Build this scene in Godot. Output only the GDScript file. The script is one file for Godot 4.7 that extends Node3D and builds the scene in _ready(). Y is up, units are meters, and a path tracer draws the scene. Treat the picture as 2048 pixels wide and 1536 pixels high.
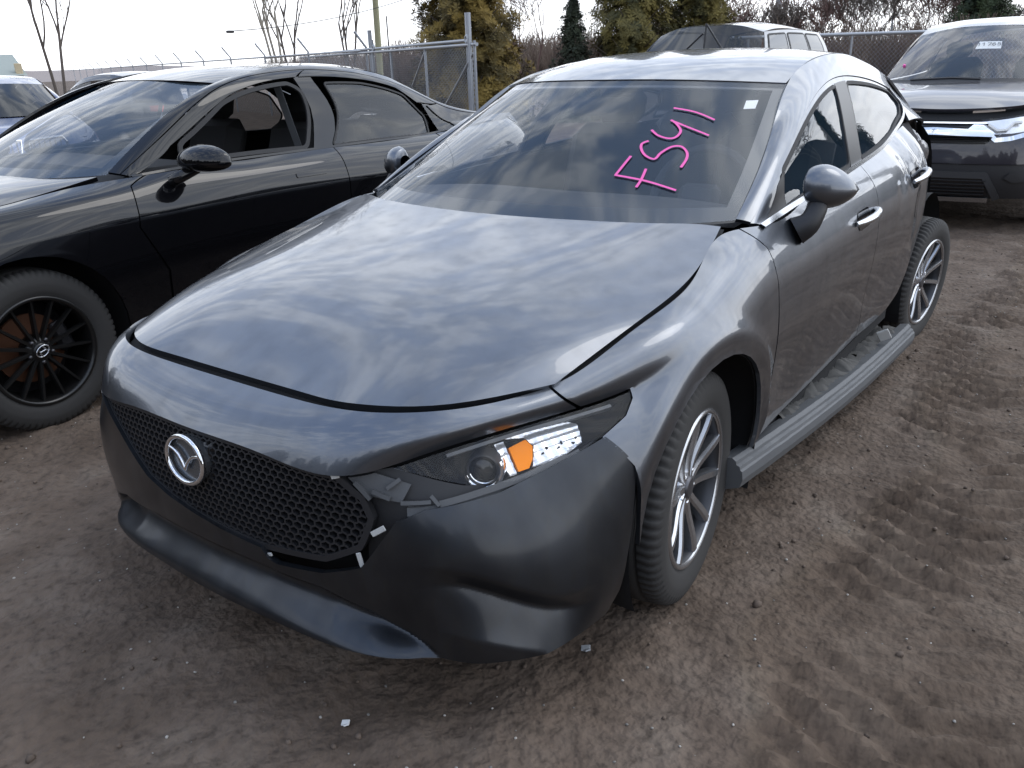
extends Node3D
# A salvage yard in late winter: a damaged grey hatchback, wrecks round it, mud, a chain-link gate and bare trees.

class Loft:
	# a smooth surface through rows of points: u runs along the rows, v across them, both in metres
	var p: Array[PackedVector3Array] = []
	var s2: Array[PackedVector3Array] = []
	var ut := PackedFloat32Array()
	var vt := PackedFloat32Array()
	var vl: Array[PackedFloat32Array] = []
	var vr: Array[PackedFloat32Array] = []
	var side := 1.0

	static func spline(t: PackedFloat32Array, breaks: Array) -> Array:
		var n := t.size()
		var l: Array[PackedFloat32Array] = []
		var r: Array[PackedFloat32Array] = []
		for i in n:
			var z := PackedFloat32Array()
			z.resize(n)
			l.append(z.duplicate())
			r.append(z.duplicate())
		var cuts := [0] + breaks + [n - 1]
		for c in cuts.size() - 1:
			var a: int = cuts[c]
			var b: int = cuts[c + 1]
			var m := b - a + 1
			if m < 3:
				continue
			# solve the tridiagonal system once for every unit vector
			for k in m:
				var y := PackedFloat64Array()
				y.resize(m)
				y[k] = 1.0
				var cp := PackedFloat64Array()
				var dp := PackedFloat64Array()
				cp.resize(m)
				dp.resize(m)
				for i in range(1, m - 1):
					var h0 := t[a + i] - t[a + i - 1]
					var h1 := t[a + i + 1] - t[a + i]
					var rhs := 6.0 * ((y[i + 1] - y[i]) / h1 - (y[i] - y[i - 1]) / h0)
					var den := 2.0 * (h0 + h1) - h0 * cp[i - 1]
					cp[i] = h1 / den
					dp[i] = (rhs - h0 * dp[i - 1]) / den
				var x := PackedFloat64Array()
				x.resize(m)
				for i in range(m - 2, 0, -1):
					x[i] = dp[i] - cp[i] * x[i + 1]
				for i in m:
					if i < m - 1:
						r[a + i][a + k] = x[i]
					if i > 0:
						l[a + i][a + k] = x[i]
		return [l, r]

	func _init(rows: Array, breaks: Array, sym: bool, sd: float) -> void:
		side = sd
		for row in rows:
			var q := PackedVector3Array()
			if sym:
				for i in range(row.size() - 1, 0, -1):
					q.append(row[i] * Vector3(-1, 1, 1))
			for v in row:
				q.append(v)
			p.append(q)
		var m := p.size()
		var n := p[0].size()
		ut.resize(n)
		vt.resize(m)
		for j in range(1, n):
			var d := 0.0
			for i in m:
				d += p[i][j].distance_to(p[i][j - 1])
			ut[j] = ut[j - 1] + d / m
		for i in range(1, m):
			var d := 0.0
			for j in n:
				d += p[i][j].distance_to(p[i - 1][j])
			vt[i] = vt[i - 1] + d / n
		if sym:
			var mid := ut[n / 2]
			for j in n:
				ut[j] -= mid
		var uu := Loft.spline(ut, [])
		for i in m:
			var q := PackedVector3Array()
			for j in n:
				var w: PackedFloat32Array = uu[1][j] if j < n - 1 else uu[0][j]
				var a := Vector3.ZERO
				for k in n:
					if w[k] != 0.0:
						a += p[i][k] * w[k]
				q.append(a)
			s2.append(q)
		var vv := Loft.spline(vt, breaks)
		vl.assign(vv[0])
		vr.assign(vv[1])

	func at(u: float, v: float) -> Vector3:
		var i := clampi(ut.bsearch(u, false) - 1, 0, ut.size() - 2)
		var h := ut[i + 1] - ut[i]
		var b := (u - ut[i]) / h
		var a := 1.0 - b
		var ca := (a * a * a - a) * h * h / 6.0
		var cb := (b * b * b - b) * h * h / 6.0
		var q := PackedVector3Array()
		for r in p.size():
			q.append(p[r][i] * a + p[r][i + 1] * b + s2[r][i] * ca + s2[r][i + 1] * cb)
		var j := clampi(vt.bsearch(v, false) - 1, 0, vt.size() - 2)
		h = vt[j + 1] - vt[j]
		b = (v - vt[j]) / h
		a = 1.0 - b
		ca = (a * a * a - a) * h * h / 6.0
		cb = (b * b * b - b) * h * h / 6.0
		var x := q[j] * a + q[j + 1] * b
		var wr := vr[j]
		var wl := vl[j + 1]
		for r in q.size():
			x += q[r] * (wr[r] * ca + wl[r] * cb)
		return x

	func normal(u: float, v: float) -> Vector3:
		var e := 0.002
		return (at(u + e, v) - at(u - e, v)).cross(at(u, v + e) - at(u, v - e)).normalized() * side

	func off(u: float, v: float, d: float) -> Vector3:
		return at(u, v) + normal(u, v) * d


var rng := RandomNumberGenerator.new()
var M := {}

func rows_of(text: String) -> Array:
	var out := []
	for line in text.strip_edges().split("\n"):
		var row := PackedVector3Array()
		for t in line.strip_edges().split(" ", false):
			var f := t.split_floats(",")
			row.append(Vector3(f[0], f[1], f[2]))
		out.append(row)
	return out

func both(rows: Array) -> Array:
	# rows from the centre outwards, completed by their mirror image
	var out := []
	for i in range(rows.size() - 1, 0, -1):
		var q := PackedVector3Array()
		for v in rows[i]:
			q.append(v * Vector3(-1, 1, 1))
		out.append(q)
	return out + rows

func lin(r: float, g: float, b: float, a := 1.0) -> Color:
	var c := Color(r, g, b).linear_to_srgb()
	c.a = a
	return c

func mat(key: String, c: Color, rough: float, metal := 0.0, more := {}) -> StandardMaterial3D:
	var m := StandardMaterial3D.new()
	m.resource_name = key
	m.albedo_color = c
	m.roughness = rough
	m.metallic = metal
	for k in more:
		m.set(k, more[k])
	M[key] = m
	return m

func noise_tex(freq: float, seed_: int, ramp: Array, size := 512, octaves := 5, kind := FastNoiseLite.TYPE_SIMPLEX_SMOOTH) -> NoiseTexture2D:
	var n := FastNoiseLite.new()
	n.noise_type = kind
	n.seed = seed_
	n.frequency = freq
	n.fractal_octaves = octaves
	var t := NoiseTexture2D.new()
	t.width = size
	t.height = size
	t.seamless = true
	t.noise = n
	if ramp.size():
		var g := Gradient.new()
		g.offsets = PackedFloat32Array(ramp[0])
		g.colors = PackedColorArray(ramp[1])
		t.color_ramp = g
	return t

func add(called: String, mesh: Mesh, m: Material, parent: Node = null) -> MeshInstance3D:
	var o := MeshInstance3D.new()
	o.name = called
	o.mesh = mesh
	o.material_override = m
	put(o, parent)
	return o

func put(o: Node, parent: Node = null) -> void:
	var host: Node = parent if parent else self
	var called := String(o.name)
	if host.has_node(NodePath(called)):
		var k := 1
		while host.has_node(NodePath("%s_%03d" % [called, k])):
			k += 1
		o.name = "%s_%03d" % [called, k]
	host.add_child(o, true)

func tag(o: Node, label: String, category: String, group := "") -> void:
	o.set_meta("label", label)
	o.set_meta("category", category)
	if group:
		o.set_meta("group", group)

func thing(called: String, label: String, category: String, at := Vector3.ZERO, turn := 0.0, group := "") -> Node3D:
	var o := Node3D.new()
	o.name = called
	put(o)
	o.position = at
	o.rotation.y = turn
	tag(o, label, category, group)
	return o

# ---------- mesh collecting ----------
class Geo:
	var v := PackedVector3Array()
	var n := PackedVector3Array()
	var t := PackedVector2Array()
	var c := PackedColorArray()
	var ix := PackedInt32Array()

	func tri(a: int, b: int, d: int) -> void:
		# the order that shows the side the normals point to
		var g := (v[b] - v[a]).cross(v[d] - v[a])
		if g.dot(n[a] + n[b] + n[d]) > 0.0:
			ix.append_array([a, d, b])
		else:
			ix.append_array([a, b, d])

	func point(p: Vector3, nn: Vector3, uv := Vector2.ZERO) -> int:
		v.append(p)
		n.append(nn)
		t.append(uv)
		return v.size() - 1

	func quad(a: Vector3, b: Vector3, cc: Vector3, d: Vector3, outward := Vector3.ZERO) -> void:
		var nn := (b - a).cross(d - a)
		if nn.length() < 1e-12:
			nn = (cc - b).cross(d - b)
		nn = nn.normalized()
		if outward != Vector3.ZERO and nn.dot(outward) < 0.0:
			nn = -nn
		var i := v.size()
		for q in [a, b, cc, d]:
			point(q, nn, Vector2(q.x + q.z, q.y))
		tri(i, i + 1, i + 2)
		tri(i, i + 2, i + 3)

	func tri3(a: Vector3, b: Vector3, d: Vector3, outward: Vector3) -> void:
		var nn := (b - a).cross(d - a).normalized()
		if nn.dot(outward) < 0.0:
			nn = -nn
		var i := v.size()
		for q in [a, b, d]:
			point(q, nn, Vector2(q.x + q.z, q.y))
		tri(i, i + 1, i + 2)

	func smooth() -> void:
		var s := PackedVector3Array()
		s.resize(v.size())
		for k in range(0, ix.size(), 3):
			var g := (v[ix[k + 2]] - v[ix[k]]).cross(v[ix[k + 1]] - v[ix[k]])
			for j in 3:
				s[ix[k + j]] += g
		for k in s.size():
			if s[k].length() > 1e-14:
				n[k] = s[k].normalized()

	func box(at: Transform3D, size: Vector3, bevel := 0.0) -> void:
		# a box whose edges are chamfered
		var h := size * 0.5
		var b := minf(bevel, minf(h.x, minf(h.y, h.z)) * 0.9)
		var faces := []
		for ax in 3:
			for sg in [-1.0, 1.0]:
				var e1 := (ax + 1) % 3
				var e2 := (ax + 2) % 3
				var q := []
				for k in [[-1, -1], [1, -1], [1, 1], [-1, 1]]:
					var w := Vector3.ZERO
					w[ax] = h[ax] * sg
					w[e1] = (h[e1] - b) * k[0]
					w[e2] = (h[e2] - b) * k[1]
					q.append(at * w)
				var o := Vector3.ZERO
				o[ax] = sg
				quad(q[0], q[1], q[2], q[3], at.basis * o)
		if b <= 0.0:
			return
		for ax in 3:
			var e1 := (ax + 1) % 3
			var e2 := (ax + 2) % 3
			for s1 in [-1.0, 1.0]:
				for s2 in [-1.0, 1.0]:
					var q := []
					for k in [[0, -1], [0, 1], [1, 1], [1, -1]]:
						var w := Vector3.ZERO
						w[ax] = (h[ax] - b) * k[1]
						w[e1] = (h[e1] - (0.0 if k[0] == 0 else b)) * s1
						w[e2] = (h[e2] - (b if k[0] == 0 else 0.0)) * s2
						q.append(at * w)
					var o := Vector3.ZERO
					o[e1] = s1
					o[e2] = s2
					quad(q[0], q[1], q[2], q[3], at.basis * o)
		for sx in [-1.0, 1.0]:
			for sy in [-1.0, 1.0]:
				for sz in [-1.0, 1.0]:
					var k := Vector3(sx, sy, sz)
					tri3(at * (Vector3(h.x, h.y - b, h.z - b) * k), at * (Vector3(h.x - b, h.y, h.z - b) * k), at * (Vector3(h.x - b, h.y - b, h.z) * k), at.basis * k)

	func tube(path: PackedVector3Array, r, sides := 8, closed := false, caps := true) -> void:
		# r: one radius, or one for each point
		var m := path.size()
		var up := Vector3.UP
		var first := v.size()
		var last_x := Vector3.ZERO
		for i in m:
			var a := path[(i - 1 + m) % m] if closed else path[maxi(i - 1, 0)]
			var b := path[(i + 1) % m] if closed else path[mini(i + 1, m - 1)]
			var d := (b - a).normalized()
			if last_x == Vector3.ZERO:
				up = Vector3.UP if absf(d.y) < 0.9 else Vector3.RIGHT
				last_x = d.cross(up).normalized()
			last_x = (last_x - d * last_x.dot(d)).normalized()
			var y := d.cross(last_x)
			var rr: float = r if r is float or r is int else r[i]
			for k in sides:
				var w := TAU * k / sides
				var o := last_x * cos(w) + y * sin(w)
				point(path[i] + o * rr, o, Vector2(float(k) / sides, i))
		for i in (m if closed else m - 1):
			for k in sides:
				var a := first + i * sides + k
				var b := first + i * sides + (k + 1) % sides
				var cc := first + ((i + 1) % m) * sides + k
				var d := first + ((i + 1) % m) * sides + (k + 1) % sides
				tri(a, b, d)
				tri(a, d, cc)
		if caps and not closed:
			for e in [0, m - 1]:
				var d := (path[1] - path[0]).normalized() * -1.0 if e == 0 else (path[m - 1] - path[m - 2]).normalized()
				var cidx := point(path[e], d)
				var ring := []
				for k in sides:
					ring.append(point(v[first + e * sides + k], d))
				for k in sides:
					tri(cidx, ring[k], ring[(k + 1) % sides])

	func lathe(profile: PackedVector2Array, at: Transform3D, seg := 48, a0 := 0.0, a1 := TAU, smooth_prof := true) -> void:
		# profile: (along the axis +x, radius)
		var m := profile.size()
		var full := absf(a1 - a0 - TAU) < 1e-4
		if smooth_prof:
			var first := v.size()
			for i in m:
				var d := profile[mini(i + 1, m - 1)] - profile[maxi(i - 1, 0)]
				var nn := Vector2(-d.y, d.x).normalized()
				for k in (seg if full else seg + 1):
					var w := a0 + (a1 - a0) * k / seg
					var rad := Vector3(0, cos(w), sin(w))
					point(at * (Vector3(profile[i].x, 0, 0) + rad * profile[i].y), (at.basis * (Vector3(nn.x, 0, 0) + rad * nn.y)).normalized(), Vector2(w, i))
			var st := seg if full else seg + 1
			for i in m - 1:
				for k in seg:
					var a := first + i * st + k
					var b := first + i * st + (k + 1) % st
					tri(a, b, b + st)
					tri(a, b + st, a + st)
		else:
			for i in m - 1:
				lathe(PackedVector2Array([profile[i], profile[i + 1]]), at, seg, a0, a1, true)

	func join(g: Geo, at := Transform3D()) -> void:
		var f := v.size()
		for k in g.v.size():
			point(at * g.v[k], (at.basis * g.n[k]).normalized(), g.t[k])
		for k in g.ix:
			ix.append(k + f)

	func mirrored() -> Geo:
		var o := Geo.new()
		for k in v.size():
			o.point(v[k] * Vector3(-1, 1, 1), n[k] * Vector3(-1, 1, 1), t[k])
		for k in range(0, ix.size(), 3):
			o.ix.append_array([ix[k], ix[k + 2], ix[k + 1]])
		return o

	func mesh() -> ArrayMesh:
		var a := []
		a.resize(Mesh.ARRAY_MAX)
		a[Mesh.ARRAY_VERTEX] = v
		a[Mesh.ARRAY_NORMAL] = n
		a[Mesh.ARRAY_TEX_UV] = t
		if c.size() == v.size():
			a[Mesh.ARRAY_COLOR] = c
		a[Mesh.ARRAY_INDEX] = ix
		var m := ArrayMesh.new()
		if ix.size():
			m.add_surface_from_arrays(Mesh.PRIMITIVE_TRIANGLES, a)
		return m


func shrink(poly: PackedVector2Array, d: float) -> PackedVector2Array:
	var best := poly
	var most := -1.0
	for q in Geometry2D.offset_polygon(poly, -d, Geometry2D.JOIN_MITER):
		var s := absf(area(q))
		if s > most:
			most = s
			best = q
	return best

func area(q: PackedVector2Array) -> float:
	var s := 0.0
	for i in q.size():
		s += q[i].cross(q[(i + 1) % q.size()])
	return s * 0.5

func pv(text: String) -> PackedVector2Array:
	var out := PackedVector2Array()
	for t in text.strip_edges().split(" ", false):
		var f := t.split_floats(",")
		out.append(Vector2(f[0], f[1]))
	return out

func flip_u(q: PackedVector2Array) -> PackedVector2Array:
	var out := PackedVector2Array()
	for w in q:
		out.append(Vector2(-w.x, w.y))
	return out

func rect(u0: float, v0: float, u1: float, v1: float) -> PackedVector2Array:
	return PackedVector2Array([Vector2(u0, v0), Vector2(u1, v0), Vector2(u1, v1), Vector2(u0, v1)])

func rounded(q: PackedVector2Array, r: float) -> PackedVector2Array:
	var out := PackedVector2Array()
	for i in q.size():
		var a := q[(i - 1 + q.size()) % q.size()]
		var b := q[i]
		var d := q[(i + 1) % q.size()]
		var l := minf(r, minf(a.distance_to(b), d.distance_to(b)) * 0.45)
		var s := b + (a - b).normalized() * l
		var e := b + (d - b).normalized() * l
		for k in 5:
			var w := k / 4.0
			out.append(s.lerp(b, w).lerp(b.lerp(e, w), w))
	return out

func relief(sk: Loft, kind: String, u: float, v: float) -> float:
	if kind == "bumper":
		return bumper_relief(u, v)
	if kind == "fender":
		return fender_relief(u, v)
	if kind == "quarter":
		return quarter_relief(u, v)
	if kind == "bar":
		return 0.012 + (0.692 - v) * 0.75
	if kind == "lamp":
		return -0.024 - (v - 0.47) * 0.28 + 0.0035 * absf(sin(u * 150.0)) + 0.002 * sin(v * 330.0)
	if kind == "amber":
		return -0.016 - (v - 0.47) * 0.28
	return door_relief(u, v)

func spot(g: Geo, sk: Loft, kind: String, inset: float, seen: Dictionary, w: Vector2) -> int:
	var key := Vector2i(roundi(w.x * 2e5), roundi(w.y * 2e5))
	if seen.has(key):
		return seen[key]
	var nn := sk.normal(w.x, w.y)
	var d := -inset
	if kind != "":
		d += relief(sk, kind, w.x, w.y)
	var k := g.point(sk.at(w.x, w.y) + nn * d, nn, w)
	seen[key] = k
	return k

func sided2(s: float, g: Geo) -> ArrayMesh:
	return (g if s > 0.0 else g.mirrored()).mesh()

func panel(sk: Loft, poly: PackedVector2Array, step: float, opt := {}) -> Geo:
	# the piece of a skin inside a polygon drawn in (u, v)
	var g := Geo.new()
	var inset: float = opt.get("inset", 0.0)
	var flange: float = opt.get("flange", 0.012)
	var kind: String = opt.get("disp", "")
	var has_disp := kind != ""
	var su: float = step
	var sv: float = opt.get("sv", step)
	var seen := {}
	var lo := poly[0]
	var hi := poly[0]
	for w in poly:
		lo = lo.min(w)
		hi = hi.max(w)
	var edge := {}
	for i in poly.size():
		var a := poly[i]
		var b := poly[(i + 1) % poly.size()]
		var k := maxi(1, ceili(a.distance_to(b) / (minf(su, sv) * 0.2)))
		for j in k + 1:
			var w := a.lerp(b, float(j) / k)
			for ox in [-1e-5, 1e-5]:
				for oy in [-1e-5, 1e-5]:
					edge[Vector2i(floori((w.x + ox) / su), floori((w.y + oy) / sv))] = true
	for i in range(floori(lo.x / su), ceili(hi.x / su)):
		for j in range(floori(lo.y / sv), ceili(hi.y / sv)):
			var u0 := i * su
			var v0 := j * sv
			if edge.has(Vector2i(i, j)):
				for part in Geometry2D.intersect_polygons(rect(u0, v0, u0 + su, v0 + sv), poly):
					if part.size() < 3 or absf(area(part)) < 1e-8:
						continue
					var tr := Geometry2D.triangulate_polygon(part)
					for k in range(0, tr.size(), 3):
						g.tri(spot(g, sk, kind, inset, seen, part[tr[k]]), spot(g, sk, kind, inset, seen, part[tr[k + 1]]), spot(g, sk, kind, inset, seen, part[tr[k + 2]]))
			elif Geometry2D.is_point_in_polygon(Vector2(u0 + su * 0.5, v0 + sv * 0.5), poly):
				var a: int = spot(g, sk, kind, inset, seen, Vector2(u0, v0))
				var b: int = spot(g, sk, kind, inset, seen, Vector2(u0 + su, v0))
				var cc: int = spot(g, sk, kind, inset, seen, Vector2(u0 + su, v0 + sv))
				var d: int = spot(g, sk, kind, inset, seen, Vector2(u0, v0 + sv))
				g.tri(a, b, cc)
				g.tri(a, cc, d)
	if has_disp:
		g.smooth()
	if flange > 0.0:
		var turn := signf(area(poly))
		for i in poly.size():
			var a := poly[i]
			var b := poly[(i + 1) % poly.size()]
			var k := maxi(1, ceili(a.distance_to(b) / step))
			var prev := []
			for j in k + 1:
				var w := a.lerp(b, float(j) / k)
				var nn := sk.normal(w.x, w.y)
				var d := -inset
				if has_disp:
					d += relief(sk, kind, w.x, w.y)
				var q := sk.at(w.x, w.y) + nn * d
				if prev.size():
					var o: Vector3 = (q - prev[0]).cross(nn) * sk.side * turn
					g.quad(prev[0], q, q - nn * flange, prev[0] - prev[1] * flange, o)
				prev = [q, nn]
	return g

func strip(sk: Loft, line: PackedVector2Array, width: float, lift: float, thick := 0.0) -> Geo:
	# a band that lies on a skin along a line in (u, v)
	var g := Geo.new()
	var pts := PackedVector2Array()
	for i in line.size() - 1:
		var k := maxi(1, ceili(line[i].distance_to(line[i + 1]) / 0.015))
		for j in k:
			pts.append(line[i].lerp(line[i + 1], float(j) / k))
	pts.append(line[line.size() - 1])
	var prev := []
	for i in pts.size():
		var d := pts[mini(i + 1, pts.size() - 1)] - pts[maxi(i - 1, 0)]
		var nn := sk.normal(pts[i].x, pts[i].y)
		var p0 := sk.at(pts[i].x, pts[i].y) + nn * lift
		var d3 := (sk.at(pts[i].x + d.x * 0.01, pts[i].y + d.y * 0.01) - sk.at(pts[i].x, pts[i].y)).normalized()
		var s := d3.cross(nn).normalized() * width * 0.5
		var now := [p0 - s, p0 + s, nn]
		if prev.size():
			g.quad(prev[0], prev[1], now[1], now[0], nn)
			if thick > 0.0:
				g.quad(prev[0], now[0], now[0] - nn * thick, prev[0] - nn * thick, -s)
				g.quad(prev[1], now[1], now[1] - nn * thick, prev[1] - nn * thick, s)
		prev = now
	return g

func on(sk: Loft, text: String, d: float) -> PackedVector3Array:
	var out := PackedVector3Array()
	for w in pv(text):
		out.append(sk.off(w.x, w.y, d))
	return out

func curve(pts: PackedVector3Array, n := 6) -> PackedVector3Array:
	# a rounded line through points
	var out := PackedVector3Array()
	for i in pts.size() - 1:
		var a := pts[maxi(i - 1, 0)]
		var d := pts[mini(i + 2, pts.size() - 1)]
		for k in n:
			out.append(pts[i].cubic_interpolate(pts[i + 1], a, d, float(k) / n))
	out.append(pts[pts.size() - 1])
	return out

func curve2(pts: PackedVector2Array, n := 5) -> PackedVector2Array:
	var out := PackedVector2Array()
	for i in pts.size() - 1:
		var a := pts[maxi(i - 1, 0)]
		var d := pts[mini(i + 2, pts.size() - 1)]
		for k in n:
			out.append(pts[i].cubic_interpolate(pts[i + 1], a, d, float(k) / n))
	out.append(pts[pts.size() - 1])
	return out

func vec(text: String) -> PackedVector3Array:
	return rows_of(text)[0]

func tubed(path: PackedVector3Array, r, sides := 8, closed := false) -> ArrayMesh:
	var g := Geo.new()
	g.tube(path, r, sides, closed)
	return g.mesh()

func boxed(at: Vector3, size: Vector3, bevel := 0.01, rot := Vector3.ZERO) -> ArrayMesh:
	var g := Geo.new()
	g.box(Transform3D(Basis.from_euler(rot), at), size, bevel)
	return g.mesh()

func _ready() -> void:
	rng.seed = 7
	# camera
	var cam := Camera3D.new()
	cam.name = "camera"
	cam.position = Vector3(1.612, 1.4129, 1.8674)
	cam.rotation = Vector3(-0.37326, 0.63684, -0.03232)
	cam.fov = 49.9
	cam.near = 0.05
	cam.far = 900.0
	add_child(cam)
	# sky: a bright broken overcast, white towards the horizon, blue gaps overhead
	var env := Environment.new()
	env.background_mode = Environment.BG_SKY
	var sky := Sky.new()
	var sm := PanoramaSkyMaterial.new()
	sm.panorama = sky_picture()
	sky.sky_material = sm
	env.sky = sky
	env.background_energy_multiplier = 1.0
	env.tonemap_mode = Environment.TONE_MAPPER_LINEAR
	env.tonemap_exposure = 1.0
	env.sdfgi_enabled = true
	env.ssao_enabled = true
	env.ssil_enabled = true
	var we := WorldEnvironment.new()
	we.name = "environment"
	we.environment = env
	add_child(we)
	# the sun behind cloud, beyond the cars and to the right
	var sun := DirectionalLight3D.new()
	sun.name = "sun"
	sun.light_energy = 0.15
	sun.light_color = Color(1.0, 0.98, 0.95)
	sun.light_angular_distance = 24.0
	sun.rotation = Vector3(deg_to_rad(-52), deg_to_rad(144.5), 0)
	sun.shadow_enabled = true
	add_child(sun)
	materials()
	build_ground()
	build_hatchback()
	build_sedan()
	build_crossover()
	build_far_cars()
	build_fences()
	build_plants()
	build_litter()

func sky_picture() -> ImageTexture:
	var w := 1024
	var h := 512
	var a := FastNoiseLite.new()
	a.seed = 5
	a.frequency = 1.0
	a.fractal_octaves = 6
	a.fractal_gain = 0.55
	var b := FastNoiseLite.new()
	b.seed = 9
	b.frequency = 0.55
	b.fractal_octaves = 3
	var im := Image.create(w, h, false, Image.FORMAT_RGBF)
	for j in h:
		var el := PI * 0.5 - PI * (j + 0.5) / h
		for i in w:
			var az := TAU * (i + 0.5) / w
			var d := Vector3(cos(el) * sin(az), sin(el), -cos(el) * cos(az))
			var c := Color(1.0, 1.0, 1.0)
			if el > 0.0:
				# clouds on a layer overhead, drawn out towards the horizon
				var q := d / maxf(d.y + 0.12, 0.05)
				var n := a.get_noise_3d(q.x * 3.4, q.z * 5.2, 1.3) + 0.45 * b.get_noise_3d(q.x, q.z * 1.4, 4.0)
				var cover := smoothstep(-0.28, 0.32, n)
				var blue := Color(0.40, 0.58, 0.98).lerp(Color(0.95, 1.15, 1.45), pow(1.0 - d.y, 3.0))
				var cloud := Color(0.78, 0.90, 1.12).lerp(Color(1.65, 1.76, 1.92), smoothstep(-0.1, 0.5, a.get_noise_3d(q.x * 5.0, q.z * 9.0, 8.0) + 0.25))
				c = blue.lerp(cloud, cover)
				var streak := 0.86 + 0.30 * a.get_noise_3d(d.x * 2.2, d.y * 22.0, d.z * 2.2) + 0.10 * b.get_noise_3d(d.x * 3.0, d.y * 9.0, d.z * 3.0)
				c = c.lerp(Color(2.3, 2.33, 2.38) * streak, pow(1.0 - d.y, 3.2) * 0.98)
				# the veiled sun's glow, beyond the frame to the right
				var near := maxf(d.dot(Vector3(0.50, 0.60, -0.70).normalized()), 0.0)
				c += Color(0.98, 1.0, 1.02) * (1.1 * pow(near, 4.0))
			else:
				c = Color(0.3, 0.29, 0.28)
			im.set_pixel(i, j, c)
	return ImageTexture.create_from_image(im)

func materials() -> void:
	mat("grey_paint", lin(0.138, 0.151, 0.174), 0.33, 0.9, {"clearcoat_enabled": true, "clearcoat": 1.0, "clearcoat_roughness": 0.03})
	mat("shaded_dusty_paint", lin(0.048, 0.053, 0.062), 0.38, 0.85, {"clearcoat_enabled": true, "clearcoat": 0.45, "clearcoat_roughness": 0.14})  # body paint darkened for the bumper's shade, roughened and blotched by dust
	mat("black_paint", lin(0.004, 0.004, 0.005), 0.25, 0.0, {"metallic_specular": 0.12, "clearcoat_enabled": true, "clearcoat": 1.0, "clearcoat_roughness": 0.02})
	for k in ["grey_paint", "shaded_dusty_paint"]:
		var pm: StandardMaterial3D = M[k]
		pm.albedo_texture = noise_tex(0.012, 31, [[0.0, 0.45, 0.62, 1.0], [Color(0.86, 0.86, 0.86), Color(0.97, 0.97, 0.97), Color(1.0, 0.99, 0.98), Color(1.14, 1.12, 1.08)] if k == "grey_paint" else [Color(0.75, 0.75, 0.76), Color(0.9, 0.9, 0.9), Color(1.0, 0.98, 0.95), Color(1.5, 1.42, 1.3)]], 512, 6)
		pm.uv1_triplanar = true
		pm.uv1_world_triplanar = true
		pm.uv1_scale = Vector3(1.3, 0.7, 1.3)
		pm.clearcoat_texture = noise_tex(0.02, 37, [[0.0, 0.4, 0.7, 1.0], [Color(0.55, 0.55, 0.55), Color(0.9, 0.9, 0.9), Color(1, 1, 1), Color(1, 1, 1)]], 512, 6)
	mat("shadow_black", lin(0.008, 0.008, 0.009), 0.9)
	mat("black_plastic", lin(0.018, 0.018, 0.02), 0.5)
	mat("satin_pillar", lin(0.045, 0.047, 0.05), 0.32)
	mat("bright_reflector", lin(0.85, 0.86, 0.88), 0.22, 0.7)
	mat("lamp_black", lin(0.005, 0.005, 0.006), 0.5, 0.0, {"metallic_specular": 0.15})
	mat("gloss_black", lin(0.008, 0.008, 0.009), 0.08)
	mat("grey_plastic", lin(0.10, 0.105, 0.11), 0.55)
	mat("torn_plastic", lin(0.5, 0.5, 0.48), 0.7)
	mat("rubber", lin(0.022, 0.022, 0.023), 0.72)
	mat("tyre_rubber", lin(0.032, 0.031, 0.030), 0.8)
	mat("alloy", lin(0.5, 0.51, 0.53), 0.26, 0.92)
	mat("rim_alloy", lin(0.07, 0.072, 0.078), 0.45, 0.7)
	mat("dark_alloy", lin(0.12, 0.12, 0.13), 0.4, 0.8)
	mat("black_alloy", lin(0.008, 0.008, 0.008), 0.3)
	mat("rust", lin(0.12, 0.048, 0.022), 0.75, 0.1)
	mat("rotor", lin(0.28, 0.22, 0.16), 0.45, 0.6)
	mat("chrome", lin(0.82, 0.83, 0.85), 0.07, 1.0)
	mat("satin_chrome", lin(0.6, 0.62, 0.65), 0.22, 1.0)
	mat("amber", lin(1.0, 0.27, 0.0), 0.35, 0.0, {"metallic_specular": 0.2})
	mat("glass", Color(0.32, 0.56, 0.72, 0.045), 0.0, 0.0, {"transparency": BaseMaterial3D.TRANSPARENCY_ALPHA})  # faint blue film stands in for part of the sky reflection
	mat("tinted_glass", Color(0.10, 0.11, 0.11, 0.72), 0.0, 0.0, {"transparency": BaseMaterial3D.TRANSPARENCY_ALPHA})
	mat("clear_lens", Color(1, 1, 1, 0.01), 0.0, 0.0, {"metallic_specular": 0.36, "transparency": BaseMaterial3D.TRANSPARENCY_ALPHA})
	mat("frit", lin(0.01, 0.01, 0.011), 0.12)
	mat("interior_dark", lin(0.025, 0.026, 0.028), 0.8)
	mat("interior_grey", lin(0.07, 0.073, 0.075), 0.85)
	mat("headliner", lin(0.22, 0.22, 0.21), 0.9)
	mat("pink_marker", lin(0.85, 0.12, 0.42), 0.6)
	mat("white_paper", lin(0.75, 0.75, 0.72), 0.8)
	mat("insulation", lin(0.085, 0.083, 0.078), 0.95)
	mat("galvanized", lin(0.33, 0.35, 0.38), 0.42, 0.6)


# ---------- the grey hatchback ----------
var FL: Loft
var GH: Loft
var HD: Loft
var WS: Loft
var RF: Loft

func blade_v(u: float) -> float:
	var a := absf(u)
	var xs := [0.0, 0.18, 0.377, 0.476, 0.54, 0.60, 0.64]
	var ys := [0.228, 0.226, 0.217, 0.170, 0.107, 0.02, -0.03]
	for i in 6:
		if a < xs[i + 1]:
			return lerpf(ys[i], ys[i + 1], (a - xs[i]) / (xs[i + 1] - xs[i]))
	return -0.05

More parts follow.
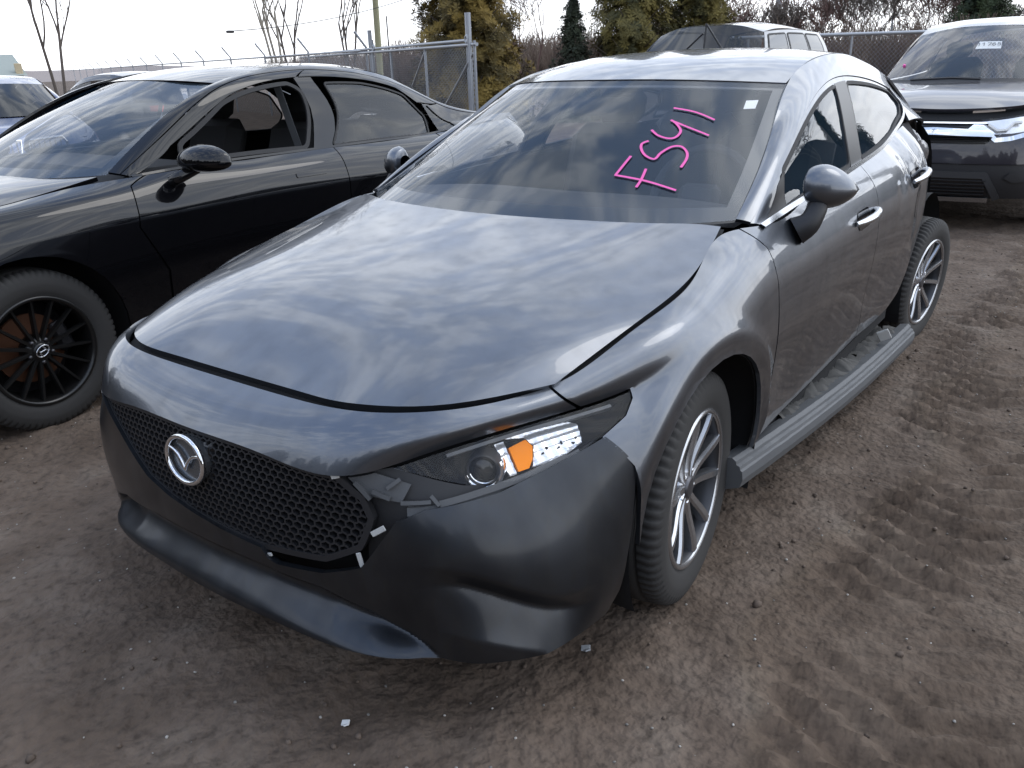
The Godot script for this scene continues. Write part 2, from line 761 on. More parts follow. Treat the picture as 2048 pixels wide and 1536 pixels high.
func bumper_relief(u: float, v: float) -> float:
	var d := 0.0
	var b := blade_v(u)
	if v < b and b > 0.0:
		var s := b - v
		var deep := 0.046 * smoothstep(0.0, 0.17, b)
		# a dark hollow under the blade, then a lip whose face leans out towards its foot
		var hollow := lerpf(0.012, 0.085, smoothstep(0.03, 0.20, b))
		var w := smoothstep(0.0, 1.0, clampf((s - hollow) / maxf(b - hollow, 0.02), 0.0, 1.0))
		d += deep * smoothstep(0.0, 0.014, s) * (-1.0 + 1.5 * w)
	# the creased pocket at the bumper's corner
	var a := absf(u)
	if a > 0.55 and a < 1.0:
		var line := lerpf(0.272, 0.10, smoothstep(0.60, 0.90, a))
		var s := v - line
		var fade := smoothstep(0.56, 0.68, a) * (1.0 - smoothstep(0.84, 0.96, a))
		if s > 0.0:
			d -= 0.026 * fade * maxf(0.0, 1.0 - s / 0.06)
		else:
			d += fade * (-0.026 + 0.050 * clampf(-s / 0.14, 0.0, 1.0))
	return d

func fender_relief(u: float, v: float) -> float:
	var q := FL.at(u, v)
	var r := Vector2(q.z, q.y - 0.33).length()
	return 0.010 * smoothstep(0.47, 0.425, r) - 0.012 * smoothstep(0.425, 0.375, r)

func quarter_relief(u: float, v: float) -> float:
	var a := absf(u)
	var k := smoothstep(4.0, 4.25, a)
	return -0.07 * k - 0.018 * k * sin(a * 23.0 + v * 9.0) * sin(v * 17.0 + 1.0)

func door_relief(u: float, v: float) -> float:
	# dents behind the rear door's handle
	var d := 0.0
	for k in [[3.62, 0.66, 0.16, 0.016], [3.80, 0.50, 0.14, 0.014], [3.42, 0.60, 0.10, 0.006], [3.86, 0.68, 0.09, 0.015]]:
		var r: float = Vector2(u - k[0], v - k[1]).length() / k[2]
		d -= k[3] * exp(-r * r * 2.5)
	return d

func arch_line(uv: String) -> PackedVector2Array:
	return pv(uv)

func two_sides(called: String, parent: Node, g: Geo, m: Material) -> Array:
	return [add(called, g.mesh(), m, parent), add(called, g.mirrored().mesh(), m, parent)]

func build_hatchback() -> void:
	FL = Loft.new(rows_of("""0,0.235,0.925 0.24,0.233,0.915 0.47,0.228,0.882 0.69,0.225,0.762 0.815,0.21,0.56 0.83,0.2,0.38 0.85,0.2,0.13 0.845,0.2,-0.06 0.83,0.2,-0.36 0.815,0.19,-0.55 0.805,0.18,-0.85 0.8,0.18,-1.5 0.8,0.18,-1.9 0.805,0.19,-2.3 0.8,0.22,-2.62 0.76,0.26,-3 0.72,0.28,-3.35 0.52,0.29,-3.53 0,0.29,-3.58
0,0.31,0.94 0.24,0.308,0.925 0.47,0.3,0.885 0.695,0.295,0.765 0.828,0.3,0.56 0.858,0.315,0.38 0.88,0.33,0.13 0.88,0.33,-0.06 0.863,0.325,-0.36 0.85,0.315,-0.55 0.845,0.31,-0.85 0.842,0.31,-1.5 0.843,0.31,-1.9 0.848,0.32,-2.3 0.83,0.35,-2.62 0.77,0.4,-3 0.74,0.42,-3.37 0.54,0.43,-3.56 0,0.43,-3.61
0,0.42,0.95 0.24,0.415,0.938 0.47,0.41,0.895 0.685,0.42,0.785 0.81,0.44,0.57 0.862,0.47,0.37 0.893,0.5,0.13 0.896,0.5,-0.06 0.878,0.49,-0.36 0.863,0.48,-0.55 0.857,0.48,-0.85 0.857,0.48,-1.5 0.858,0.48,-1.9 0.862,0.49,-2.3 0.84,0.51,-2.62 0.77,0.55,-3 0.75,0.58,-3.38 0.55,0.59,-3.58 0,0.59,-3.63
0,0.55,0.948 0.24,0.545,0.935 0.46,0.535,0.888 0.635,0.55,0.79 0.755,0.585,0.555 0.84,0.62,0.36 0.89,0.655,0.13 0.897,0.66,-0.06 0.885,0.655,-0.36 0.877,0.65,-0.55 0.876,0.65,-0.85 0.878,0.655,-1.5 0.879,0.66,-1.9 0.88,0.67,-2.3 0.85,0.69,-2.62 0.78,0.72,-3 0.75,0.74,-3.37 0.55,0.74,-3.57 0,0.74,-3.62
0,0.662,0.93 0.24,0.657,0.92 0.44,0.644,0.89 0.565,0.672,0.76 0.69,0.695,0.542 0.775,0.703,0.34 0.858,0.75,0.14 0.876,0.765,-0.05 0.871,0.795,-0.36 0.869,0.8,-0.55 0.872,0.8,-0.85 0.876,0.81,-1.5 0.878,0.825,-1.9 0.878,0.845,-2.3 0.845,0.86,-2.62 0.78,0.87,-3 0.74,0.89,-3.35 0.53,0.89,-3.52 0,0.9,-3.57
0,0.71,0.878 0.24,0.71,0.877 0.44,0.713,0.853 0.592,0.72,0.738 0.69,0.731,0.555 0.755,0.742,0.4 0.82,0.805,0.18 0.836,0.835,-0.03 0.828,0.895,-0.33 0.836,0.895,-0.55 0.84,0.9,-0.85 0.842,0.92,-1.5 0.838,0.94,-1.9 0.822,0.97,-2.3 0.79,0.985,-2.62 0.75,0.99,-3 0.71,0.98,-3.3 0.51,0.98,-3.45 0,1,-3.5
0,0.745,0.798 0.24,0.748,0.8 0.44,0.756,0.783 0.585,0.755,0.678 0.662,0.751,0.53 0.708,0.768,0.42 0.747,0.825,0.2 0.765,0.872,-0.03 0.728,0.951,-0.33 0.788,0.946,-0.53 0.785,0.971,-0.85 0.77,0.998,-1.5 0.755,1.018,-1.9 0.72,1.055,-2.3 0.7,1.078,-2.62 0.695,1.06,-3 0.66,1.03,-3.25 0.5,1.05,-3.38 0,1.07,-3.42"""), [4], true, 1.0)
	GH = Loft.new(rows_of("""0.79,0.944,-0.49 0.787,0.965,-0.78 0.785,0.977,-1.05 0.78,0.987,-1.3 0.77,0.999,-1.6 0.752,1.022,-2 0.72,1.055,-2.35 0.7,1.08,-2.7 0.69,1.06,-3.1 0.66,1.02,-3.3
0.775,0.951,-0.48 0.767,1.01,-0.75 0.752,1.08,-1.03 0.732,1.13,-1.31 0.708,1.155,-1.61 0.69,1.165,-2 0.67,1.165,-2.35 0.655,1.155,-2.7 0.64,1.1,-3.1 0.62,1.05,-3.32
0.762,0.957,-0.47 0.745,1.07,-0.73 0.705,1.185,-1.02 0.658,1.272,-1.34 0.625,1.31,-1.65 0.612,1.305,-2 0.605,1.275,-2.35 0.6,1.225,-2.7 0.585,1.145,-3.1 0.57,1.085,-3.33
0.743,0.963,-0.46 0.72,1.08,-0.7 0.675,1.2,-0.98 0.628,1.302,-1.29 0.598,1.352,-1.6 0.582,1.352,-2 0.57,1.32,-2.35 0.56,1.27,-2.7 0.545,1.18,-3.1 0.53,1.11,-3.34
0.722,0.967,-0.45 0.695,1.06,-0.66 0.648,1.175,-0.9 0.598,1.318,-1.175 0.565,1.388,-1.56 0.545,1.4,-2 0.53,1.37,-2.35 0.52,1.325,-2.7 0.5,1.235,-3.1 0.49,1.15,-3.35"""), [], false, 1.0)
	HD = Loft.new(both(rows_of("""0,0.747,0.79 0,0.845,0.57 0,0.91,0.28 0,0.945,0.03 0,0.972,-0.18
0.25,0.749,0.792 0.25,0.842,0.57 0.25,0.905,0.27 0.25,0.94,0.01 0.26,0.97,-0.21
0.43,0.756,0.778 0.47,0.828,0.54 0.5,0.887,0.24 0.53,0.927,-0.03 0.54,0.968,-0.285
0.572,0.754,0.675 0.62,0.803,0.485 0.655,0.857,0.21 0.665,0.9,-0.04 0.64,0.965,-0.345
0.703,0.76,0.475 0.722,0.792,0.34 0.752,0.838,0.15 0.762,0.885,-0.08 0.712,0.958,-0.375""")), [], false, -1.0)
	WS = Loft.new(both(rows_of("""0,0.968,-0.17 0,1.1,-0.4 0,1.225,-0.63 0,1.338,-0.88
0.28,0.966,-0.2 0.26,1.098,-0.43 0.24,1.222,-0.67 0.22,1.336,-0.905
0.55,0.965,-0.29 0.51,1.095,-0.545 0.475,1.217,-0.79 0.44,1.325,-1.015
0.722,0.966,-0.45 0.69,1.075,-0.69 0.645,1.19,-0.93 0.6,1.311,-1.165""")), [], false, -1.0)
	RF = Loft.new(both(rows_of("""0,1.338,-0.88 0,1.395,-1.15 0,1.432,-1.6 0,1.434,-2 0,1.395,-2.5 0,1.34,-3.1
0.22,1.336,-0.905 0.215,1.392,-1.18 0.21,1.428,-1.6 0.21,1.43,-2 0.21,1.391,-2.5 0.2,1.333,-3.1
0.44,1.325,-1.015 0.43,1.377,-1.26 0.41,1.414,-1.6 0.4,1.417,-2 0.39,1.375,-2.5 0.38,1.31,-3.1
0.6,1.311,-1.165 0.582,1.352,-1.34 0.565,1.391,-1.6 0.547,1.4,-2 0.525,1.352,-2.5 0.5,1.265,-3.1""")), [], false, -1.0)
	var car := thing("hatchback", "dark grey hatchback with torn front bumper, pink writing on windshield and splayed rear wheel", "car")
	var paint: Material = M.grey_paint
	var dark: Material = M.shadow_black
	var k4 := FL.vt[4]
	var k6 := FL.vt[6]
	# hood
	var hv := HD.vt[HD.vt.size() - 1]
	var hu := HD.ut[HD.ut.size() - 1]
	add("hood", panel(HD, shrink(rect(0, 0, hu, hv), 0.004), 0.03, {"flange": 0.02}).mesh(), paint, car)
	add("engine_bay_cover", panel(HD, rect(-0.05, -0.01, hu + 0.02, hv + 0.01), 0.06, {"inset": 0.022, "flange": 0.0}).mesh(), dark, car)
	# nose panel and bumper
	add("nose_panel", panel(FL, PackedVector2Array([Vector2(-0.995, k4 + 0.002), Vector2(0.995, k4 + 0.002), Vector2(0.986, k6 - 0.012), Vector2(-0.986, k6 - 0.012)]), 0.02, {"flange": 0.016}).mesh(), paint, car)
	var cover := pv("1.037,0.065 1.045,0.160 1.058,0.236 1.076,0.370 1.023,0.475 0.966,0.466 0.897,0.460 0.793,0.455 0.643,0.470 0.571,0.452 0.525,0.399 0.472,0.317 0.385,0.276 0.262,0.253 0.238,0.262 0.222,0.292 0.09,0.300 0,0.312 -0.1,0.332 -0.195,0.365 -0.296,0.435 -0.40,0.515 -0.455,0.570 -0.611,0.566 -0.68,0.526 -0.741,0.493 -0.823,0.466 -0.95,0.461 -1.014,0.476 -1.068,0.37 -1.052,0.236 -1.039,0.159 -1.015,0.06 -1.0,0.004 0,0.004 1.0,0.004")
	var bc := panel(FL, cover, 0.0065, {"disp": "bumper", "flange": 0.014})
	add("bumper_cover", bc.mesh(), M.shaded_dusty_paint, car)
	# dark things behind the nose
	add("radiator_support", panel(FL, rect(-1.0, 0.03, 1.0, k4 + 0.06), 0.04, {"inset": 0.10, "flange": 0.0}).mesh(), dark, car)
	build_grille(car)
	build_headlights(car, paint)
	# fenders
	var fend := pv("0.994,@k6@ 1.3,@k6@ 1.6,@k6@ 1.905,@k6@ 1.919,0.671 1.909,0.584 1.905,0.46 1.905,0.26 1.87,0.12 1.80,0.05 1.76,0.02 1.767,-0.097 1.802,-0.045 1.827,0.012 1.842,0.073 1.847,0.135 1.839,0.193 1.821,0.249 1.793,0.302 1.755,0.350 1.709,0.392 1.656,0.428 1.599,0.457 1.537,0.478 1.473,0.487 1.406,0.483 1.338,0.467 1.275,0.441 1.220,0.405 1.174,0.364 1.138,0.319 1.114,0.268 1.100,0.210 1.097,0.148 1.103,0.082 1.068,0.372 1.014,0.478 1.084,0.506 1.120,0.546 1.127,0.575 1.003,0.578".replace("@k6@", str(k6 - 0.006)))
	var fg := panel(FL, shrink(fend, 0.002), 0.02, {"disp": "fender"})
	two_sides("front_fender", car, fg, paint)
	# doors
	var fd := pv("1.909,@k6@ 3.06,@k6@ 3.03,0.62 3.015,0.45 3.02,0.3 3.04,0.128 2.2,0.128 1.876,0.124 1.911,0.26 1.911,0.46 1.909,0.584 1.919,0.671".replace("@k6@", str(k6 - 0.004)))
	var dg := panel(FL, shrink(fd, 0.002), 0.03, {"disp": "door"})
	var doors := two_sides("front_door", car, dg, paint)
	var rd := pv("3.06,@k6@ 4.03,@k6@ 4.0,0.60 3.945,0.42 3.87,0.29 3.80,0.215 3.70,0.15 3.55,0.115 3.3,0.112 3.04,0.126 3.02,0.3 3.015,0.45 3.03,0.62".replace("@k6@", str(k6 - 0.004)))
	var rg := panel(FL, shrink(rd, 0.002), 0.025, {"disp": "door"})
	var rdoors := two_sides("rear_door", car, rg, paint)
	var qp := pv("4.035,@k6@ 4.9,@k6@ 4.9,0.25 4.62,0.22 4.60,0.33 4.52,0.43 4.40,0.50 4.25,0.53 4.12,0.50 4.01,0.585".replace("@k6@", str(k6)))
	two_sides("quarter_panel", car, panel(FL, qp, 0.03, {"disp": "quarter"}), paint)
	var tail := panel(FL, rect(4.9, 0.0, 5.6, k6), 0.05, {"flange": 0.0})
	tail.join(tail.mirrored())
	add("rear_bumper", tail.mesh(), paint, car)
	# what shows in the shut lines
	var ib := pv("1.0,@k6@ 4.3,@k6@ 4.0,0.42 3.86,0.20 3.7,0.10 1.84,0.09 1.78,0.04 1.774,-0.087 1.806,-0.036 1.830,0.019 1.843,0.078 1.847,0.136 1.840,0.192 1.823,0.246 1.797,0.296 1.761,0.343 1.719,0.384 1.670,0.420 1.615,0.450 1.558,0.473 1.497,0.486 1.434,0.486 1.369,0.476 1.306,0.455 1.249,0.426 1.200,0.389 1.160,0.348 1.129,0.303 1.109,0.253 1.099,0.196 1.098,0.136 1.09,0.40 1.13,0.5 1.15,0.57 1.0,0.60".replace("@k6@", str(k6 + 0.004)))
	two_sides("inner_body", car, panel(FL, ib, 0.05, {"inset": 0.02, "flange": 0.0}), dark)
	# cabin sides
	var c2 := GH.vt[2]
	var c4 := GH.vt[4]
	var ge := GH.ut[GH.ut.size() - 1]
	var rail := panel(GH, PackedVector2Array([Vector2(0, c2 + 0.004), Vector2(ge, c2 + 0.004), Vector2(ge, c4 - 0.004), Vector2(0, c4 - 0.004)]), 0.02, {"flange": 0.012})
	two_sides("roof_rail", car, rail, paint)
	two_sides("rear_pillar", car, panel(GH, pv("2.31,0.0 %s,0.0 %s,%s 2.22,%s 2.30,0.12" % [ge, ge, c2 + 0.004, c2 + 0.004]), 0.03), paint)
	two_sides("door_frame", car, panel(GH, pv("0.02,0.006 0.10,0.05 0.26,%s 2.2,%s 2.2,%s 0.0,%s" % [c2 - 0.018, c2 - 0.018, c2 + 0.002, c2 + 0.002]), 0.03, {"inset": 0.004}), paint)
	two_sides("mirror_sail", car, panel(GH, pv("0.0,0.004 0.212,0.004 0.285,%s 0.22,%s 0.08,0.06" % [c2 - 0.02, c2 - 0.035]), 0.02, {"inset": 0.003}), M.black_plastic)
	two_sides("door_pillar", car, panel(GH, pv("1.052,0.004 1.228,0.004 1.360,%s 1.145,%s" % [c2 - 0.012, c2 - 0.012]), 0.03, {"inset": 0.003}), M.satin_pillar)
	var wf := rounded(pv("0.212,0.012 1.052,0.010 1.145,%s 0.285,%s" % [c2 - 0.018, c2 - 0.018]), 0.03)
	var wr := rounded(pv("1.228,0.010 1.90,0.010 2.20,0.045 2.295,0.115 2.20,%s 1.360,%s" % [c2 - 0.018, c2 - 0.018]), 0.04)
	for s in 2:
		for w in [[wf, doors[s]], [wr, rdoors[s]]]:
			var gg := panel(GH, w[0], 0.04, {"inset": 0.010, "flange": 0.0})
			var sg := strip(GH, w[0] + PackedVector2Array([w[0][0]]), 0.016, -0.004, 0.01)
			add("window", (gg if s == 0 else gg.mirrored()).mesh(), M.glass, w[1])
			add("window_seal", (sg if s == 0 else sg.mirrored()).mesh(), M.rubber, w[1])
	var ch := strip(GH, curve2(pv("0.0,0.004 0.5,0.002 1.2,0.002 1.9,0.004 2.21,0.032 2.31,0.11 2.24,0.20"), 8), 0.017, 0.004, 0.01)
	two_sides("belt_trim", car, ch, M.satin_chrome)
	# windshield, roof
	var wv := WS.vt[WS.vt.size() - 1]
	var wu := WS.ut[WS.ut.size() - 1]
	var shield := add("windshield", panel(WS, rect(0.0, 0.0, wu, wv), 0.04, {"flange": 0.0, "inset": 0.004}).mesh(), M.glass, car)
	# the black printed border of the glass
	var border := Geo.new()
	border.join(panel(WS, rect(0.0, 0.0, 0.085, wv), 0.03, {"flange": 0.0, "inset": 0.013}))
	border.join(panel(WS, rect(wu - 0.03, 0.0, wu, wv), 0.03, {"flange": 0.0, "inset": 0.013}))
	border.join(panel(WS, rect(0.085, 0.0, wu - 0.03, 0.045), 0.03, {"flange": 0.0, "inset": 0.013}))
	border.join(panel(WS, rect(0.085, wv - 0.045, wu - 0.03, wv), 0.03, {"flange": 0.0, "inset": 0.013}))
	add("glass_border", border.mesh(), M.frit, shield)
	for s in ["0.326,1.092 0.227,1.080", "0.227,1.077 0.198,1.175 0.153,1.277", "0.258,1.159 0.207,1.162 0.166,1.159", "0.409,1.118 0.392,1.103 0.359,1.113 0.326,1.137 0.309,1.168 0.341,1.177 0.374,1.199 0.377,1.227 0.348,1.253 0.311,1.263 0.266,1.259", "0.473,1.106 0.440,1.137 0.422,1.174 0.430,1.196 0.466,1.200 0.508,1.174 0.533,1.149", "0.530,1.150 0.484,1.224 0.444,1.296", "0.610,1.134 0.584,1.212 0.538,1.290"]:
		add("pink_stroke", strip(WS, curve2(pv(s), 6), 0.0085, 0.0008).mesh(), M.pink_marker, shield)
	add("paper_sticker", panel(WS, pv("0.690,1.367 0.700,1.410 0.644,1.410 0.634,1.369"), 0.02, {"flange": 0.0, "inset": 0.008}).mesh(), M.white_paper, shield)
	var rv := RF.vt[RF.vt.size() - 1]
	var ru := RF.ut[RF.ut.size() - 1]
	add("roof", panel(RF, rect(0.006, 0.004, ru, rv - 0.004), 0.04, {"flange": 0.015}).mesh(), paint, car)
	add("headliner", panel(RF, rect(0.0, 0.0, ru, rv), 0.08, {"flange": 0.0, "inset": 0.03}).mesh(), M.headliner, car)
	# tailgate
	var tg := Loft.new(both(rows_of("0,1.34,-3.1 0,1.22,-3.3 0,1.07,-3.42 0,0.9,-3.56\n.38,1.31,-3.1 .42,1.2,-3.27 .47,1.06,-3.38 .45,0.9,-3.52\n.50,1.265,-3.1 .56,1.16,-3.22 .62,1.04,-3.30 .6,0.9,-3.45")), [], false, -1.0)
	add("tailgate", panel(tg, rect(0, 0, tg.ut[3], tg.vt[4]), 0.06).mesh(), paint, car)
	add("tailgate_window", panel(tg, shrink(rect(0.02, 0.06, tg.ut[2] - 0.02, tg.vt[4] - 0.06), 0.0), 0.06, {"inset": -0.006}).mesh(), M.tinted_glass, car)
	build_mirrors(car)
	# handles
	for u in [[2.71, 2.965, doors], [3.60, 3.85, rdoors]]:
		for s in 2:
			var hp := PackedVector3Array()
			for k in 9:
				var w := k / 8.0
				hp.append(FL.off(lerpf(u[0], u[1], w), 0.600 + 0.006 * w, 0.004 + 0.034 * sin(w * PI) ** 0.6))
			var hg := Geo.new()
			hg.tube(hp, [0.009, 0.012, 0.014, 0.014, 0.014, 0.014, 0.014, 0.014, 0.012], 10)
			add("handle", (hg if s == 0 else hg.mirrored()).mesh(), M.satin_chrome, u[2][s])
			var cup := panel(FL, rounded(rect(u[0] + 0.03, 0.572, u[1] - 0.07, 0.63), 0.03), 0.02, {"inset": -0.002, "flange": 0.0, "disp": "door"})
			add("handle_recess", (cup if s == 0 else cup.mirrored()).mesh(), M.gloss_black, u[2][s])
	build_cabin(car)
	# underside and wheel housings
	var ug := Geo.new()
	ug.box(Transform3D(Basis(), Vector3(0, 0.23, -1.5)), Vector3(1.16, 0.06, 4.1))
	ug.box(Transform3D(Basis(), Vector3(0, 0.24, -1.36)), Vector3(1.62, 0.05, 1.75))
	add("underbody", ug.mesh(), dark, car)
	for z in [0.0, -2.725]:
		for s in [1.0, -1.0]:
			var lg := Geo.new()
			lg.lathe(PackedVector2Array([Vector2(0.52 * s, 0.03), Vector2(0.53 * s, 0.40), Vector2(0.85 * s, 0.405)]), Transform3D(Basis(), Vector3(0, 0.33, z)), 40, deg_to_rad(-115), deg_to_rad(115))
			add("wheel_housing", lg.mesh(), dark, car)
	# side skirt: torn loose, its rear end on the mud
	var sk := Geo.new()
	var a := Vector3(0.845, 0.255, -0.27)
	var b := Vector3(0.918, 0.135, -2.30)
	var prof := [Vector2(-0.05, 0.040), Vector2(-0.014, 0.045), Vector2(-0.002, 0.036), Vector2(0.000, 0.026), Vector2(0.010, 0.022), Vector2(0.013, 0.012), Vector2(0.019, 0.008), Vector2(0.022, -0.018), Vector2(0.014, -0.046), Vector2(-0.03, -0.062)]
	var before := PackedVector3Array()
	for k in 41:
		var w := k / 40.0
		var c := a.lerp(b, w) + Vector3(0.012 * sin(w * 3.0), -0.020 * sin(w * PI), 0)
		var now := PackedVector3Array()
		for q in prof:
			now.append(c + Vector3(q.x, q.y, 0) + Vector3(0, rng.randf_range(-0.001, 0.001), 0))
		if k:
			for i in prof.size() - 1:
				sk.quad(before[i], before[i + 1], now[i + 1], now[i], Vector3(1, 0.2, 0) if i > 0 else Vector3.UP)
		before = now
	for e in [a, b + Vector3(0, -0.002, 0)]:
		for i in range(1, prof.size() - 1):
			var p0: Vector3 = e + Vector3(prof[0].x, prof[0].y, 0)
			sk.tri3(p0, e + Vector3(prof[i].x, prof[i].y, 0), e + Vector3(prof[i + 1].x, prof[i + 1].y, 0), Vector3(0, 0, 1))
	add("side_skirt", sk.mesh(), M.grey_plastic, car)
	# stuffing that hangs out behind the skirt
	var ins := Geo.new()
	var last := PackedVector3Array()
	for k in 90:
		var w := lerpf(0.22, 0.97, k / 89.0)
		var q := a.lerp(b, w)
		var now := PackedVector3Array()
		for j in 7:
			now.append(q + Vector3(-0.16 + 0.024 * j, 0.015 + 0.055 * rng.randf() * sin(PI * (j + 0.5) / 7.0) * (0.35 + 0.65 * sin(w * 19.0) ** 2), rng.randf_range(-0.006, 0.006)))
		if last.size():
			for j in 6:
				ins.quad(last[j], last[j + 1], now[j + 1], now[j], Vector3.UP)
		last = now
	weld(ins)
	add("torn_insulation", ins.mesh(), M.insulation, car)
	add("white_shard", boxed(a.lerp(b, 0.80) + Vector3(-0.02, 0.075, 0), Vector3(0.05, 0.05, 0.012), 0.002, Vector3(0.3, 0.4, 0.5)), M.torn_plastic, car)
	# wheels
	wheel(car, Vector3(0.742, 0.318, 0.0), deg_to_rad(6.0), 0.0, 1.0, "ten_spoke")
	wheel(car, Vector3(-0.742, 0.318, 0.0), deg_to_rad(6.0), 0.0, -1.0, "ten_spoke")
	wheel(car, Vector3(0.795, 0.290, -2.74), deg_to_rad(-7.5), deg_to_rad(3.0), 1.0, "ten_spoke")
	wheel(car, Vector3(-0.78, 0.318, -2.725), 0.0, 0.0, -1.0, "ten_spoke")

func build_grille(car: Node3D) -> void:
	var g := Geo.new()
	var area_ := pv("-0.436,0.517 -0.301,0.433 -0.194,0.351 0.001,0.321 0.091,0.299 0.224,0.322 0.391,0.352 0.472,0.393 0.507,0.471 0.502,0.524 0.455,0.571")
	area_ = PackedVector2Array()
	for w in pv("-0.45,0.568 -0.40,0.51 -0.296,0.43 -0.195,0.36 -0.1,0.325 0,0.305 0.1,0.295 0.225,0.29 0.388,0.315 0.47,0.37 0.51,0.455 0.503,0.51 0.45,0.570"):
		area_.append(w)
	var r := 0.0125
	var dy := r * 1.5
	var dx := r * 1.732
	for j in range(0, 26):
		for i in range(-30, 31):
			var c := Vector2(i * dx + (dx * 0.5 if j % 2 else 0.0), 0.28 + j * dy)
			if not Geometry2D.is_point_in_polygon(c, area_):
				continue
			# three sides of each cell, as thin walls that lean back
			for k in 3:
				var w0 := PI / 2 + k * PI / 3
				var w1 := w0 + PI / 3
				var p0 := c + Vector2(cos(w0), sin(w0) * 0.92) * r
				var p1 := c + Vector2(cos(w1), sin(w1) * 0.9) * r
				var n0 := FL.normal(p0.x, p0.y)
				var a := FL.at(p0.x, p0.y) - n0 * 0.012
				var b := FL.at(p1.x, p1.y) - n0 * 0.012
				var s := (b - a).cross(n0).normalized() * 0.0021
				var back := n0 * 0.016
				g.quad(a - s, b - s, b + s, a + s, n0)
				g.quad(a + s, b + s, b + s - back, a + s - back, s)
				g.quad(a - s, b - s, b - s - back, a - s - back, -s)
	var gr := add("grille", g.mesh(), M.black_plastic, car)
	gr.set_meta("kind", "stuff")
	add("grille_back", panel(FL, area_, 0.03, {"inset": 0.032, "flange": 0.0}).mesh(), M.shadow_black, car)
	# dark rim round the mesh
	var rim := Geo.new()
	rim.join(strip(FL, area_ + PackedVector2Array([area_[0]]), 0.014, -0.010, 0.02))
	add("grille_rim", rim.mesh(), M.black_plastic, car)
	# emblem: an oval ring round a winged shape on a dark plate
	var ec := Vector3(0, 0.588, 0.938)
	var eb := Basis.from_euler(Vector3(-0.10, 0, 0))
	var plate := PackedVector3Array()
	var ring := PackedVector3Array()
	for k in 48:
		var w := TAU * k / 48
		ring.append(ec + eb * Vector3(0.068 * cos(w), 0.055 * sin(w), 0.012))
	var pg := Geo.new()
	for k in 48:
		pg.tri3(ec + eb * Vector3(0, 0, 0.004), ring[k] - eb.z * 0.008, ring[(k + 1) % 48] - eb.z * 0.008, eb.z)
		pg.quad(ring[k] - eb.z * 0.008, ring[(k + 1) % 48] - eb.z * 0.008, ring[(k + 1) % 48] - eb.z * 0.045, ring[k] - eb.z * 0.045, ring[k] - ec)
	var emblem := add("emblem", pg.mesh(), M.satin_chrome, car)
	emblem.material_override = mat("emblem_plate", lin(0.16, 0.17, 0.18), 0.2, 0.7)
	add("emblem_ring", tubed(ring, 0.0062, 10, true), M.chrome, emblem)
	for s in [-1.0, 1.0]:
		var wing := PackedVector3Array()
		for q in [Vector2(0.060, 0.020), Vector2(0.045, 0.018), Vector2(0.026, 0.010), Vector2(0.010, -0.006), Vector2(0.0, -0.024)]:
			wing.append(ec + eb * Vector3(q.x * s, q.y, 0.012))
		add("emblem_wing", tubed(curve(wing), 0.0042, 8), M.chrome, emblem)
	var pod := Geo.new()
	pod.box(Transform3D(eb, ec - eb.z * 0.028), Vector3(0.16, 0.115, 0.04), 0.018)
	add("sensor_plate", pod.mesh(), M.gloss_black, car)

